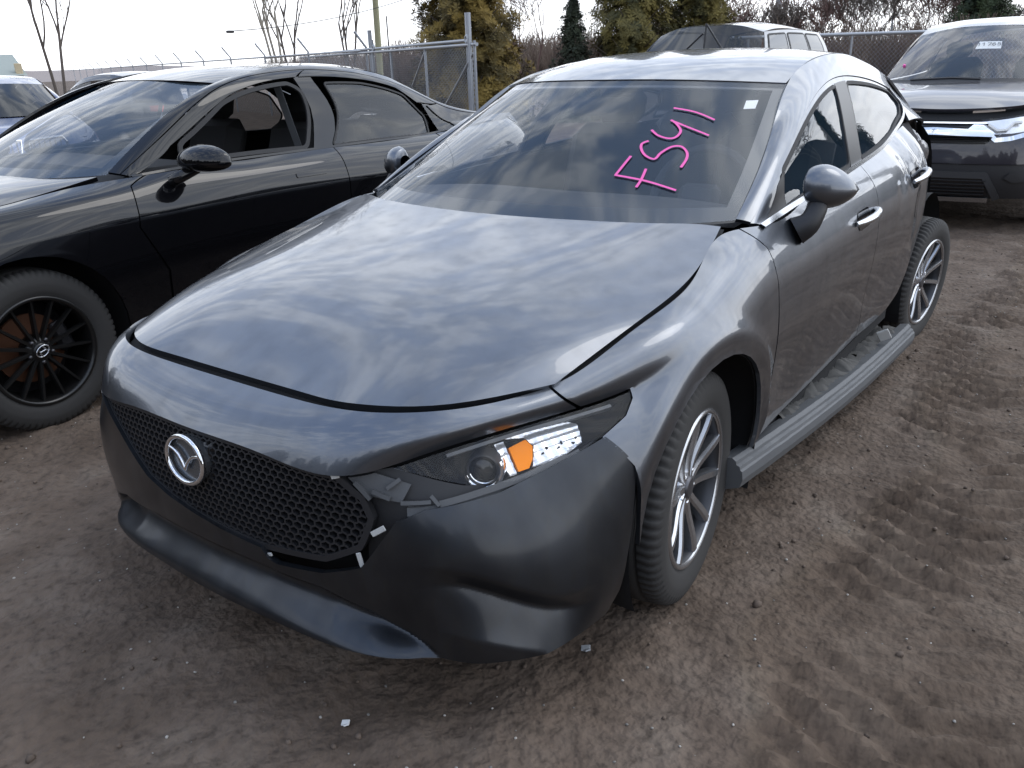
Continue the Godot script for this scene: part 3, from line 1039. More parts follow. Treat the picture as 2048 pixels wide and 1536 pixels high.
func build_headlights(car: Node3D, paint: Material) -> void:
	var k4 := FL.vt[4]
	var lens := pv("0.60,@t@ 0.64,0.548 0.68,0.526 0.741,0.493 0.823,0.466 0.878,0.456 0.952,0.461 1.014,0.478 1.082,0.506 1.118,0.546 1.125,@t@".replace("@t@", str(k4 - 0.006)))
	for s in [1.0, -1.0]:
		var h := add("headlight", sided2(s, panel(FL, lens, 0.02, {"inset": 0.002, "flange": 0.0})), M.clear_lens, car)
		# bowl
		add("bowl", sided2(s, panel(FL, lens, 0.02, {"inset": 0.055, "flange": -0.055})), M.lamp_black, h)
		var rg := panel(FL, pv("0.850,0.556 0.887,0.546 0.896,0.520 0.882,0.488 0.875,0.474 0.935,0.468 0.985,0.486 1.0,0.545 0.985,0.557"), 0.006, {"disp": "lamp", "flange": 0.012})
		add("reflector", sided2(s, rg), M.bright_reflector, h)
		var r2 := panel(FL, pv("0.826,0.552 0.828,0.476 0.842,0.474 0.846,0.552"), 0.006, {"disp": "lamp", "flange": 0.012})
		add("reflector", sided2(s, r2), M.bright_reflector, h)
		var am := panel(FL, pv("0.848,0.534 0.845,0.478 0.866,0.476 0.880,0.492 0.892,0.520 0.886,0.540"), 0.006, {"disp": "amber", "flange": 0.012})
		add("indicator", sided2(s, am), M.amber, h)
		for k in 9:
			var u := 0.895 + 0.0105 * k
			var sp := Geo.new()
			sp.box(Transform3D(Basis.from_euler(Vector3(k * 0.7, k * 1.1, k * 0.5)), FL.off(u, 0.484 + 0.010 * ((k * 7) % 3), -0.030)), Vector3(0.006, 0.009, 0.004), 0.001)
			add("lamp_detail", sided2(s, sp), M.gloss_black, h)
		var brow := strip(FL, pv("0.72,%s 0.80,%s 0.92,%s 1.03,%s 1.075,%s" % [k4 - 0.014, k4 - 0.0145, k4 - 0.015, k4 - 0.016, k4 - 0.018]), 0.007, -0.016, 0.02)
		add("light_bar", sided2(s, brow), M.grey_plastic, h)
		# projector
		var nn := FL.normal(0.792, 0.516)
		var axis := Vector3(0.45, 0.10, 0.90).normalized()
		var pc := FL.at(0.792, 0.514) - nn * 0.040
		var b := Basis(axis, axis.cross(Vector3.UP).normalized().cross(axis).normalized() * -1.0, axis.cross(Vector3.UP).normalized())
		b = Basis(axis, Vector3.UP, axis.cross(Vector3.UP)).orthonormalized()
		var pr := Geo.new()
		pr.lathe(PackedVector2Array([Vector2(-0.03, 0.036), Vector2(0.018, 0.036), Vector2(0.020, 0.032), Vector2(0.016, 0.030)]), Transform3D(b, pc), 32)
		add("projector", sided2(s, pr), M.black_plastic, h)
		var rc := Geo.new()
		rc.lathe(PackedVector2Array([Vector2(-0.004, 0.047), Vector2(0.018, 0.045), Vector2(0.022, 0.039), Vector2(0.012, 0.029)]), Transform3D(b, pc), 40, deg_to_rad(110), deg_to_rad(300))
		add("chrome_crescent", sided2(s, rc), M.chrome, h)
		var le := Geo.new()
		le.lathe(PackedVector2Array([Vector2(0.0, 0.031), Vector2(0.010, 0.027), Vector2(0.018, 0.018), Vector2(0.022, 0.0005)]), Transform3D(b, pc), 28)
		add("projector_lens", sided2(s, le), M.gloss_black, h)
	# the torn gap under the left headlight: brackets, ribs and clips
	var gap := pv("0.455,0.575 0.60,0.572 0.68,0.528 0.741,0.495 0.823,0.468 0.952,0.463 1.012,0.476 0.94,0.440 0.80,0.425 0.641,0.43 0.56,0.41 0.50,0.34 0.47,0.30 0.48,0.42 0.51,0.48 0.50,0.53")
	add("headlight_bracket", panel(FL, gap, 0.02, {"inset": 0.038, "flange": 0.02}).mesh(), M.black_plastic, car)
	var rail := strip(FL, pv("0.60,0.470 0.70,0.462 0.80,0.452 0.90,0.452 0.97,0.462"), 0.018, -0.018, 0.03)
	add("bracket_rail", rail.mesh(), M.grey_plastic, car)
	mat("worn_plastic", lin(0.075, 0.078, 0.082), 0.55)
	add("bracket_plate", panel(FL, pv("0.480,0.563 0.555,0.569 0.630,0.528 0.594,0.493 0.537,0.509 0.508,0.521"), 0.012, {"inset": 0.018, "flange": 0.018}).mesh(), M.worn_plastic, car)
	for k in ["0.572,0.530 0.609,0.544", "0.535,0.528 0.572,0.505", "0.498,0.554 0.524,0.508", "0.594,0.493 0.660,0.483", "0.664,0.495 0.675,0.471"]:
		add("bracket_rib", strip(FL, pv(k), 0.008, -0.006, 0.014).mesh(), M.worn_plastic, car)
	add("bracket_lip", strip(FL, curve2(pv("0.677,0.474 0.758,0.470 0.857,0.463 0.941,0.466")), 0.014, -0.010, 0.02).mesh(), M.worn_plastic, car)
	for k in [[0.522, 0.425, 0.034, 0.012, 0.5], [0.470, 0.335, 0.011, 0.034, 0.25], [0.452, 0.572, 0.018, 0.012, 0.2], [0.665, 0.452, 0.022, 0.010, 0.5], [0.235, 0.268, 0.02, 0.008, 0.3]]:
		var nn := FL.normal(k[0], k[1])
		var t := (FL.at(k[0] + 0.01, k[1]) - FL.at(k[0], k[1])).normalized()
		var g := Geo.new()
		g.box(Transform3D(Basis(t, nn.cross(t), nn).rotated(nn, k[4]), FL.off(k[0], k[1], -0.008)), Vector3(k[2], k[3], 0.004), 0.001)
		add("torn_clip", g.mesh(), M.torn_plastic, car)

func weld(g: Geo) -> void:
	# one normal for all corners that meet at a point
	var sum := {}
	for k in g.v.size():
		var key := Vector3i((g.v[k] * 10000.0).round())
		sum[key] = sum.get(key, Vector3.ZERO) + g.n[k]
	for k in g.v.size():
		g.n[k] = sum[Vector3i((g.v[k] * 10000.0).round())].normalized()

func build_mirrors(car: Node3D) -> void:
	for s in [1.0, -1.0]:
		var g := Geo.new()
		var c := Vector3(0.828, 1.030, -0.735)
		var nu := 28
		var nv := 24
		for i in nu + 1:
			var w := float(i) / nu
			# from the inner end to the pointed outer end
			var half := 0.068 * pow(sin(PI * clampf(0.10 + w * 0.90, 0, 1)), 0.55) * (1.0 - 0.25 * w) + 0.001
			if w < 0.06:
				half *= 0.55 + 0.45 * w / 0.06
			for j in nv:
				var t := TAU * j / nv
				var y := sin(t) * half
				var z := cos(t)
				z = z * (0.072 * pow(half / 0.062, 0.8) if z > 0.0 else 0.028)
				g.point(c + Vector3(0.140 * w, y - 0.012 * w + (0.010 if y > 0 else 0.0) * (1.0 - w), z - 0.045 * w), Vector3.UP)
		for i in nu:
			for j in nv:
				var a := i * nv + j
				var b := i * nv + (j + 1) % nv
				g.ix.append_array([a, b, b + nv, a, b + nv, a + nv])
		g.smooth()
		if g.n[3].dot(g.v[3] - c) < 0.0:
			for k in g.n.size():
				g.n[k] = -g.n[k]
			for k in range(0, g.ix.size(), 3):
				var q := g.ix[k + 1]
				g.ix[k + 1] = g.ix[k + 2]
				g.ix[k + 2] = q
		var m := add("door_mirror", (g if s > 0.0 else g.mirrored()).mesh(), M.grey_paint, car)
		var st := Geo.new()
		var path := curve(PackedVector3Array([Vector3(0.835, 0.905, -0.66), Vector3(0.862, 0.925, -0.675), Vector3(0.873, 0.955, -0.70), Vector3(0.872, 0.985, -0.73)]), 4)
		st.tube(path, [0.045, 0.043, 0.041, 0.039, 0.037, 0.035, 0.033, 0.032, 0.031, 0.031, 0.031, 0.031, 0.031], 12)
		add("mirror_stalk", (st if s > 0.0 else st.mirrored()).mesh(), M.black_plastic, m)

func build_cabin(car: Node3D) -> void:
	# what shows through the glass
	var g := Geo.new()
	var dash := Loft.new(both(rows_of("0,0.955,-0.30 0,0.965,-0.55 0,0.95,-0.78 0,0.86,-0.86 0,0.6,-0.86\n.4,0.95,-0.36 .4,0.965,-0.58 .4,0.95,-0.78 .4,0.86,-0.86 .4,0.6,-0.86\n.70,0.93,-0.50 .71,0.945,-0.62 .71,0.93,-0.78 .71,0.85,-0.86 .71,0.6,-0.86")), [], false, -1.0)
	add("dashboard", panel(dash, rect(0, 0, dash.ut[4], dash.vt[4]), 0.05, {"flange": 0.0}).mesh(), M.interior_dark, car)
	var sw := PackedVector3Array()
	var sb := Basis.from_euler(Vector3(-0.45, 0, 0))
	var sc := Vector3(0.38, 0.93, -0.98)
	for k in 36:
		sw.append(sc + sb * Vector3(0.185 * cos(TAU * k / 36), 0.185 * sin(TAU * k / 36), 0))
	var wheel_ := add("steering_wheel", tubed(sw, 0.016, 8, true), M.interior_dark, car)
	add("wheel_hub", boxed(sc + Vector3(0, -0.01, 0.02), Vector3(0.16, 0.13, 0.05), 0.03, Vector3(-0.45, 0, 0)), M.interior_dark, wheel_)
	for z in [-1.55, -2.45]:
		for x in [0.38, -0.38]:
			var sg := Geo.new()
			sg.box(Transform3D(Basis.from_euler(Vector3(-0.35, 0, 0)), Vector3(x, 0.80, z - 0.10)), Vector3(0.50, 0.68, 0.16), 0.07)
			sg.box(Transform3D(Basis.from_euler(Vector3(0.1, 0, 0)), Vector3(x, 0.46, z + 0.22)), Vector3(0.50, 0.16, 0.52), 0.06)
			sg.box(Transform3D(Basis.from_euler(Vector3(-0.25, 0, 0)), Vector3(x, 1.20, z - 0.22)), Vector3(0.25, 0.16, 0.09), 0.04)
			add("seat", sg.mesh(), M.interior_dark, car)
	add("cabin_floor", boxed(Vector3(0, 0.33, -1.8), Vector3(1.4, 0.04, 2.4), 0.0), M.interior_dark, car)
	add("rear_mirror", boxed(Vector3(0, 1.245, -0.93), Vector3(0.24, 0.065, 0.03), 0.014, Vector3(0.15, 0.25, 0)), M.interior_dark, car)

# ---------- wheels ----------
func wheel(car: Node3D, at: Vector3, steer: float, camber: float, side: float, style: String, radius := 0.325) -> Node3D:
	# axle along x, the outer face towards side * x
	var b := Basis(Vector3.UP, steer) * Basis(Vector3(0, 0, 1), -camber * side)
	var tr := Transform3D(b * Basis.from_scale(Vector3.ONE), at)
	var rim := radius * 0.655
	var half := radius * 0.31
	var wh := Geo.new()
	# tyre: a lathed section whose tread is cut by grooves
	var prof := [Vector2(-0.86, rim / radius), Vector2(-0.98, 0.74), Vector2(-1.03, 0.82), Vector2(-1.0, 0.90), Vector2(-0.90, 0.965), Vector2(-0.80, 0.985), Vector2(-0.70, 0.992), Vector2(-0.48, 0.998), Vector2(-0.44, 0.972), Vector2(-0.38, 0.972), Vector2(-0.34, 1.0), Vector2(-0.05, 1.002), Vector2(-0.03, 0.975), Vector2(0.03, 0.975), Vector2(0.05, 1.002), Vector2(0.34, 1.0), Vector2(0.38, 0.972), Vector2(0.44, 0.972), Vector2(0.48, 0.998), Vector2(0.70, 0.992), Vector2(0.80, 0.985), Vector2(0.90, 0.965), Vector2(0.955, 0.935), Vector2(1.0, 0.90), Vector2(1.02, 0.85), Vector2(1.03, 0.82), Vector2(1.0, 0.76), Vector2(0.965, 0.725), Vector2(0.95, 0.72), Vector2(0.93, 0.70), Vector2(0.86, rim / radius)]
	var seg := 300
	for i in prof.size():
		var q: Vector2 = prof[i]
		for k in seg:
			var r := q.y * radius
			var ph := k % 4
			var groove := absf(q.x) > 0.45 and q.y > 0.93
			if groove and ph == 0:
				r -= radius * 0.024
			var w := TAU * (k + (q.x * 1.2 if groove else 0.0)) / seg
			wh.point(Vector3(q.x * half * side, cos(w) * r, sin(w) * r), Vector3.UP)
	for i in prof.size() - 1:
		for k in seg:
			var a := i * seg + k
			var c := i * seg + (k + 1) % seg
			if side > 0.0:
				wh.ix.append_array([a, c, c + seg, a, c + seg, a + seg])
			else:
				wh.ix.append_array([a, c + seg, c, a, a + seg, c + seg])
	wh.smooth()
	if wh.n[15 * seg].dot(wh.v[15 * seg]) < 0.0:
		for k in wh.n.size():
			wh.n[k] = -wh.n[k]
		for k in range(0, wh.ix.size(), 3):
			var q := wh.ix[k + 1]
			wh.ix[k + 1] = wh.ix[k + 2]
			wh.ix[k + 2] = q
	var o := Node3D.new()
	o.name = "wheel"
	put(o, car)
	o.transform = tr
	add("tyre", wh.mesh(), M.tyre_rubber, o)
	var black := style == "fifteen_spoke"
	var metal: Material = M.black_alloy if black else M.alloy
	var bar := Geo.new()
	var fx := half * side
	bar.lathe(PackedVector2Array([Vector2(fx * 0.90, rim * 1.045), Vector2(fx * 0.955, rim * 1.03), Vector2(fx * 0.955, rim * 0.985), Vector2(fx * 0.80, rim * 0.955), Vector2(fx * 0.60, rim * 0.93), Vector2(-fx * 0.6, rim * 0.90), Vector2(-fx * 0.9, rim * 0.98)]), Transform3D(), 72)
	add("rim", bar.mesh(), M.black_alloy if black else M.rim_alloy, o)
	var lip := Geo.new()
	lip.lathe(PackedVector2Array([Vector2(fx * 0.91, rim * 1.046), Vector2(fx * 0.965, rim * 1.03), Vector2(fx * 0.965, rim * 0.99), Vector2(fx * 0.90, rim * 0.968)]), Transform3D(), 72)
	add("rim_lip", lip.mesh(), metal, o)
	var disc := Geo.new()
	disc.lathe(PackedVector2Array([Vector2(-fx * 0.05, 0.0005), Vector2(-fx * 0.05, rim * 0.66), Vector2(-fx * 0.2, rim * 0.66), Vector2(-fx * 0.2, 0.0005)]), Transform3D(), 48, 0.0, TAU, false)
	add("brake_disc", disc.mesh(), M.rust if black else M.rotor, o)
	var cal := Geo.new()
	cal.box(Transform3D(Basis(Vector3.RIGHT, 0.3), Vector3(-fx * 0.1, 0.02, -rim * 0.60 * 1.0)), Vector3(0.07, rim * 0.62, rim * 0.30), 0.015)
	add("brake_caliper", cal.mesh(), M.dark_alloy, o)
	var back := Geo.new()
	back.lathe(PackedVector2Array([Vector2(-fx * 0.7, 0.0005), Vector2(-fx * 0.7, rim * 0.92)]), Transform3D(), 40)
	add("rim_back", back.mesh(), M.shadow_black, o)
	var n := 15 if black else 10
	for k in n:
		var w := TAU * k / n
		if not black:
			w += 0.03 * (1.0 if k % 2 else -1.0)
		var dirv := Vector3(0, cos(w), sin(w))
		var tan := Vector3(0, -sin(w), cos(w))
		var sp := Geo.new()
		# a tapered bar with a raised ridge, from the hub to the rim
		var last := []
		for j in 9:
			var t := j / 8.0
			var r := lerpf(rim * 0.14, rim * 0.965, t)
			var wd := lerpf(rim * 0.055, rim * 0.062, t) if not black else lerpf(rim * 0.040, rim * 0.028, t)
			var x := fx * lerpf(0.70, 0.93, smoothstep(0.1, 1.0, t)) if not black else fx * lerpf(0.66, 0.84, t)
			var lean := tan * (rim * 0.07 * sin(t * PI * 0.5) if not black else 0.0)
			var c := dirv * r + lean
			var dp := fx * (0.30 if not black else 0.24)
			var now := [c + Vector3(x - dp, 0, 0) - tan * wd, c + Vector3(x - fx * 0.07, 0, 0) - tan * wd, c + Vector3(x, 0, 0) - tan * wd * 0.55, c + Vector3(x, 0, 0) + tan * wd * 0.8, c + Vector3(x - fx * 0.10, 0, 0) + tan * wd, c + Vector3(x - dp, 0, 0) + tan * wd]
			if last.size():
				var outs := [-tan, -tan + Vector3(side, 0, 0), Vector3(side, 0, 0), Vector3(side, 0, 0) + tan, tan]
				for i in 5:
					sp.quad(last[i], last[i + 1], now[i + 1], now[i], outs[i])
			last = now
		add("spoke", sp.mesh(), metal, o)
	var hub := Geo.new()
	hub.lathe(PackedVector2Array([Vector2(fx * 0.2, rim * 0.30), Vector2(fx * 0.55, rim * 0.28), Vector2(fx * 0.66, rim * 0.20), Vector2(fx * 0.68, rim * 0.15)]), Transform3D(), 40)
	add("hub", hub.mesh(), metal, o)
	var cap := Geo.new()
	cap.lathe(PackedVector2Array([Vector2(fx * 0.66, rim * 0.155), Vector2(fx * 0.74, rim * 0.145), Vector2(fx * 0.76, rim * 0.11), Vector2(fx * 0.77, 0.0005)]), Transform3D(), 28)
	add("hub_cap", cap.mesh(), M.dark_alloy if not black else M.black_alloy, o)
	for k in 5:
		var w := TAU * (k + 0.5) / 5
		var nut := Geo.new()
		nut.lathe(PackedVector2Array([Vector2(fx * 0.5, 0.010), Vector2(fx * 0.70, 0.009), Vector2(fx * 0.71, 0.0005)]), Transform3D(Basis(), Vector3(0, cos(w), sin(w)) * rim * 0.225), 6)
		add("wheel_nut", nut.mesh(), M.chrome if not black else M.dark_alloy, o)
	return o

# ---------- the ground ----------
var gn1 := FastNoiseLite.new()
var gn2 := FastNoiseLite.new()
var gn3 := FastNoiseLite.new()

func ground_height(x: float, z: float) -> float:
	var near := smoothstep(7.0, 3.0, absf(x - 0.5)) * smoothstep(-9.0, -6.0, z)
	var h := 0.018 * gn1.get_noise_2d(x, z) + near * (0.015 * gn2.get_noise_2d(x, z) + 0.008 * gn3.get_noise_2d(x, z))
	# ribbed tracks of a loader's tyres
	for k in [[1.42, 0.30, 0.115, 0.5], [2.15, 0.34, 0.125, -0.6], [-1.35, 0.2, 0.14, 0.4]]:
		var xc: float = k[0] + 0.10 * sin(z * 0.7 + k[3])
		var across: float = absf(x - xc) / k[1]
		if across < 1.3:
			var w: float = (z + k[3] * absf(x - xc) + 0.03 * gn2.get_noise_2d(x * 2.0, z * 2.0)) / k[2]
			var rib := pow(0.5 + 0.5 * sin(TAU * w), 1.8)
			var there := smoothstep(-0.25, 0.25, gn1.get_noise_2d(x * 1.7 + 40.0, z * 1.7)) * (1.0 if k[0] > 0.0 else 0.35)
			h += near * there * smoothstep(1.3, 0.85, across) * (0.042 * rib - 0.018)
	return h

func axis_steps(a: float, b: float, step: float, far: float) -> PackedFloat32Array:
	var left := []
	var p := a
	var s := step
	while p > -far:
		s *= 1.16
		p -= s
		left.push_front(p)
	var out := PackedFloat32Array(left)
	var n := roundi((b - a) / step)
	for i in n + 1:
		out.append(a + (b - a) * i / n)
	p = b
	s = step
	while p < far:
		s *= 1.16
		p += s
		out.append(p)
	return out

func build_ground() -> void:
	gn1.seed = 3
	gn1.frequency = 0.9
	gn1.fractal_octaves = 3
	gn2.seed = 11
	gn2.frequency = 4.5
	gn2.fractal_octaves = 4
	gn3.seed = 23
	gn3.frequency = 22.0
	gn3.fractal_octaves = 3
	var xs := axis_steps(-3.2, 3.4, 0.021, 420.0)
	var zs := axis_steps(-7.0, 1.7, 0.024, 420.0)
	var g := Geo.new()
	for z in zs:
		for x in xs:
			g.v.append(Vector3(x, ground_height(x, z), z))
			g.n.append(Vector3.UP)
			g.t.append(Vector2(x, z))
			# right-hand mud wetter and darker, the rest paler; colour also offsets uneven light
			var damp_and_light := smoothstep(0.95, 1.35, x + 0.25 * gn1.get_noise_2d(x * 0.6, z * 0.6 + 30.0)) * (1.0 - smoothstep(3.0, 6.0, x))
			var k := lerpf(1.28, 0.86, damp_and_light)
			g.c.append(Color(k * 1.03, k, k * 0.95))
	var w := xs.size()
	for j in zs.size() - 1:
		for i in w - 1:
			var a := j * w + i
			g.ix.append_array([a, a + 1, a + w, a + 1, a + w + 1, a + w])
	g.smooth()
	if g.n[0].y < 0.0:
		for k in g.n.size():
			g.n[k] = -g.n[k]
	var m := mat("mud", Color(1, 1, 1), 0.93)
	m.albedo_texture = noise_tex(0.006, 4, [[0.0, 0.35, 0.55, 0.75, 1.0], [lin(0.080, 0.054, 0.037), lin(0.108, 0.077, 0.055), lin(0.130, 0.094, 0.069), lin(0.150, 0.112, 0.084), lin(0.18, 0.142, 0.110)]], 1024, 7)
	m.uv1_triplanar = true
	m.uv1_world_triplanar = true
	m.uv1_scale = Vector3(0.42, 0.42, 0.42)
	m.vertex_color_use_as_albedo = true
	m.normal_enabled = true
	var nt := noise_tex(0.07, 8, [], 1024, 6)
	nt.as_normal_map = true
	nt.bump_strength = 6.0
	m.normal_texture = nt
	m.normal_scale = 0.65
	m.detail_enabled = true
	m.detail_blend_mode = BaseMaterial3D.BLEND_MODE_MUL
	m.detail_albedo = noise_tex(0.05, 15, [[0.0, 0.3, 0.6, 1.0], [Color(0.62, 0.6, 0.58), Color(0.9, 0.9, 0.9), Color(1, 1, 1), Color(1, 1, 1)]], 1024, 5)
	m.uv2_triplanar = true
	m.uv2_world_triplanar = true
	m.uv2_scale = Vector3(0.31, 0.31, 0.31)
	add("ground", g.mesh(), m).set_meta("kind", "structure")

# ---------- the black sedan ----------
func build_sedan() -> void:
	var at := Vector3(-2.82, 0, 0.385)
	var fl := Loft.new(rows_of("""0,0.2,0.93 0.6,0.2,0.8 0.85,0.2,0.5 0.89,0.2,0.3 0.9,0.2,0 0.89,0.2,-0.42 0.885,0.2,-0.62 0.875,0.2,-1.1 0.875,0.2,-1.78 0.885,0.2,-2.5 0.89,0.2,-2.9 0.87,0.22,-3.4 0.7,0.25,-3.85 0,0.25,-3.98
0,0.45,0.97 0.63,0.45,0.84 0.875,0.45,0.52 0.915,0.46,0.3 0.925,0.46,0 0.912,0.46,-0.42 0.905,0.46,-0.62 0.895,0.46,-1.1 0.895,0.46,-1.78 0.91,0.46,-2.5 0.92,0.48,-2.9 0.89,0.5,-3.4 0.72,0.52,-3.88 0,0.52,-4
0,0.64,0.96 0.62,0.64,0.83 0.87,0.64,0.52 0.925,0.65,0.29 0.94,0.66,0 0.93,0.66,-0.42 0.925,0.66,-0.62 0.918,0.66,-1.1 0.918,0.66,-1.78 0.93,0.67,-2.5 0.94,0.69,-2.9 0.89,0.72,-3.4 0.72,0.74,-3.87 0,0.74,-3.99
0,0.77,0.88 0.6,0.77,0.76 0.84,0.77,0.48 0.905,0.785,0.27 0.925,0.805,0 0.925,0.815,-0.42 0.922,0.82,-0.62 0.92,0.825,-1.1 0.92,0.825,-1.78 0.925,0.83,-2.5 0.92,0.85,-2.9 0.87,0.87,-3.4 0.7,0.89,-3.85 0,0.9,-3.95
0,0.83,0.74 0.58,0.83,0.62 0.785,0.835,0.43 0.84,0.875,0.25 0.862,0.9,0 0.872,0.922,-0.42 0.874,0.925,-0.62 0.876,0.932,-1.1 0.874,0.932,-1.78 0.862,0.935,-2.5 0.85,0.95,-2.9 0.82,0.965,-3.4 0.66,0.97,-3.8 0,0.97,-3.9
0,0.855,0.6 0.55,0.86,0.5 0.7,0.872,0.38 0.745,0.905,0.22 0.755,0.925,-0.02 0.745,0.965,-0.4 0.8,0.98,-0.66 0.8,0.993,-1.1 0.8,0.995,-1.78 0.775,0.99,-2.5 0.755,1,-2.9 0.74,1.02,-3.4 0.6,1.03,-3.75 0,1.03,-3.85"""), [3], true, 1.0)
	var gh := Loft.new(rows_of("""0.79,0.975,-0.6 0.8,0.99,-0.95 0.8,0.994,-1.35 0.8,0.995,-1.78 0.785,0.992,-2.3 0.765,0.99,-2.65 0.75,1.01,-3 0.73,1.03,-3.4
0.78,0.98,-0.59 0.765,1.06,-0.9 0.74,1.13,-1.3 0.725,1.16,-1.78 0.715,1.13,-2.3 0.71,1.08,-2.65 0.71,1.04,-3 0.71,1.045,-3.4
0.77,0.985,-0.58 0.735,1.13,-0.87 0.685,1.305,-1.22 0.64,1.375,-1.62 0.62,1.365,-2.1 0.625,1.27,-2.59 0.66,1.1,-3 0.68,1.06,-3.4
0.75,0.992,-0.56 0.71,1.165,-0.86 0.655,1.33,-1.19 0.605,1.4,-1.6 0.585,1.395,-2.1 0.59,1.3,-2.6 0.62,1.15,-3 0.64,1.075,-3.4
0.71,1,-0.535 0.665,1.175,-0.82 0.61,1.318,-1.13 0.565,1.41,-1.55 0.54,1.415,-2.1 0.54,1.33,-2.6 0.56,1.17,-3 0.58,1.085,-3.4"""), [], false, 1.0)
	var hd := Loft.new(both(rows_of("""0,0.86,0.6 0,0.92,0.32 0,0.965,0 0,0.99,-0.28
0.3,0.86,0.58 0.31,0.918,0.31 0.32,0.963,-0.02 0.33,0.988,-0.31
0.56,0.862,0.49 0.6,0.905,0.26 0.62,0.948,-0.06 0.61,0.982,-0.4
0.695,0.872,0.38 0.735,0.902,0.2 0.745,0.926,-0.06 0.7,0.985,-0.5""")), [], false, -1.0)
	var ws := Loft.new(both(rows_of("""0,0.99,-0.27 0,1.13,-0.55 0,1.26,-0.85 0,1.375,-1.17
0.3,0.988,-0.3 0.28,1.128,-0.58 0.26,1.257,-0.88 0.24,1.37,-1.2
0.55,0.985,-0.4 0.52,1.12,-0.67 0.48,1.245,-0.95 0.44,1.355,-1.25
0.705,0.99,-0.53 0.66,1.12,-0.76 0.615,1.25,-1.02 0.57,1.35,-1.28""")), [], false, -1.0)
	var rf := Loft.new(both(rows_of("""0,1.375,-1.17 0,1.425,-1.5 0,1.44,-2 0,1.4,-2.6 0,1.22,-3.1 0,1.06,-3.45
0.28,1.37,-1.2 0.27,1.42,-1.5 0.26,1.436,-2 0.26,1.39,-2.6 0.27,1.21,-3.1 0.28,1.06,-3.45
0.57,1.35,-1.28 0.562,1.405,-1.55 0.54,1.415,-2.1 0.54,1.33,-2.6 0.56,1.17,-3 0.58,1.085,-3.4""")), [], false, -1.0)
	var car := thing("sedan", "glossy black sedan with black fifteen-spoke wheels and an open front window", "car", at)
	var paint: Material = M.black_paint
	var dark: Material = M.shadow_black
	var k5 := fl.vt[5]
	add("hood", panel(hd, shrink(rect(0, 0, hd.ut[3], hd.vt[6]), 0.005), 0.04, {"flange": 0.02}).mesh(), paint, car)
	add("engine_bay_cover", panel(hd, rect(0, -0.01, hd.ut[3], hd.vt[6] + 0.01), 0.1, {"inset": 0.03, "flange": 0.0}).mesh(), dark, car)
	add("front_bumper", panel(fl, rect(-0.97, 0.004, 0.97, k5), 0.04).mesh(), paint, car)
	var kk := str(k5 - 0.006)
	var fe := pv("0.975,@k@ 1.5,@k@ 2.055,@k@ 1.982,0.770 1.968,0.693 1.948,0.578 2.06,0.36 2.06,0.10 2.0,0.02 1.95,0.0 1.794,0.005 1.813,0.072 1.819,0.142 1.813,0.212 1.795,0.280 1.765,0.343 1.726,0.400 1.678,0.449 1.623,0.489 1.563,0.520 1.498,0.539 1.431,0.547 1.364,0.544 1.298,0.528 1.240,0.499 1.190,0.458 1.149,0.407 1.115,0.348 1.089,0.283 1.071,0.215 1.063,0.144 1.067,0.073 1.0,0.02 0.975,0.1".replace("@k@", kk))
	two_sides("front_fender", car, panel(fl, shrink(fe, 0.003), 0.03), paint)
	var fd := pv("2.062,@k@ 3.24,@k@ 3.23,0.5 3.21,0.07 2.066,0.07 2.066,0.36 1.948,0.578 1.968,0.693 1.982,0.770".replace("@k@", kk))
	var d1 := two_sides("front_door", car, panel(fl, shrink(fd, 0.003), 0.04), paint)
	var rd := pv("3.24,@k@ 4.16,@k@ 4.13,0.6 3.95,0.38 3.88,0.07 3.21,0.07 3.23,0.5".replace("@k@", kk))
	var d2 := two_sides("rear_door", car, panel(fl, shrink(rd, 0.003), 0.04), paint)
	var qp := pv("4.165,@k@ 5.3,@k@ 5.3,0.05 4.70,0.03 4.648,-0.004 4.667,0.057 4.674,0.121 4.669,0.185 4.652,0.248 4.623,0.307 4.582,0.361 4.532,0.410 4.473,0.452 4.408,0.484 4.339,0.505 4.269,0.515 4.200,0.513 4.134,0.499 4.071,0.474 4.015,0.438 3.967,0.393 3.928,0.340 3.899,0.280 3.881,0.214 3.875,0.145 3.881,0.074 3.885,0.07 3.955,0.38 4.135,0.6".replace("@k@", kk))
	two_sides("quarter_panel", car, panel(fl, shrink(qp, 0.003), 0.05), paint)
	var tail := panel(fl, rect(5.3, 0.0, 5.98, k5), 0.08, {"flange": 0.0})
	tail.join(tail.mirrored())
	add("rear_bumper", tail.mesh(), paint, car)
	var ib := pv("1.0,@k@ 5.2,@k@ 5.2,0.05 1.95,0.03 1.819,-0.004 1.839,0.068 1.845,0.142 1.839,0.216 1.819,0.288 1.787,0.356 1.745,0.417 1.694,0.469 1.635,0.512 1.571,0.544 1.503,0.565 1.431,0.574 1.359,0.571 1.289,0.554 1.226,0.524 1.173,0.480 1.130,0.425 1.095,0.362 1.067,0.293 1.047,0.220 1.038,0.145 1.042,0.069 1.0,0.05".replace("@k@", str(k5)))
	two_sides("inner_body", car, panel(fl, ib, 0.06, {"inset": 0.022, "flange": 0.0}), dark)
	add("side_sill", panel(fl, rect(2.0, 0.0, 3.9, 0.066), 0.05).mesh(), M.black_plastic, car)
	# cabin
	var c2 := gh.vt[2]
	var c3 := gh.vt[3]
	var c4 := gh.vt[4]
	var ge := gh.ut[7]
	two_sides("roof_rail", car, panel(gh, PackedVector2Array([Vector2(0, c3 - 0.012), Vector2(ge, c3 - 0.012), Vector2(ge, c4 - 0.004), Vector2(0, c4 - 0.004)]), 0.03), paint)
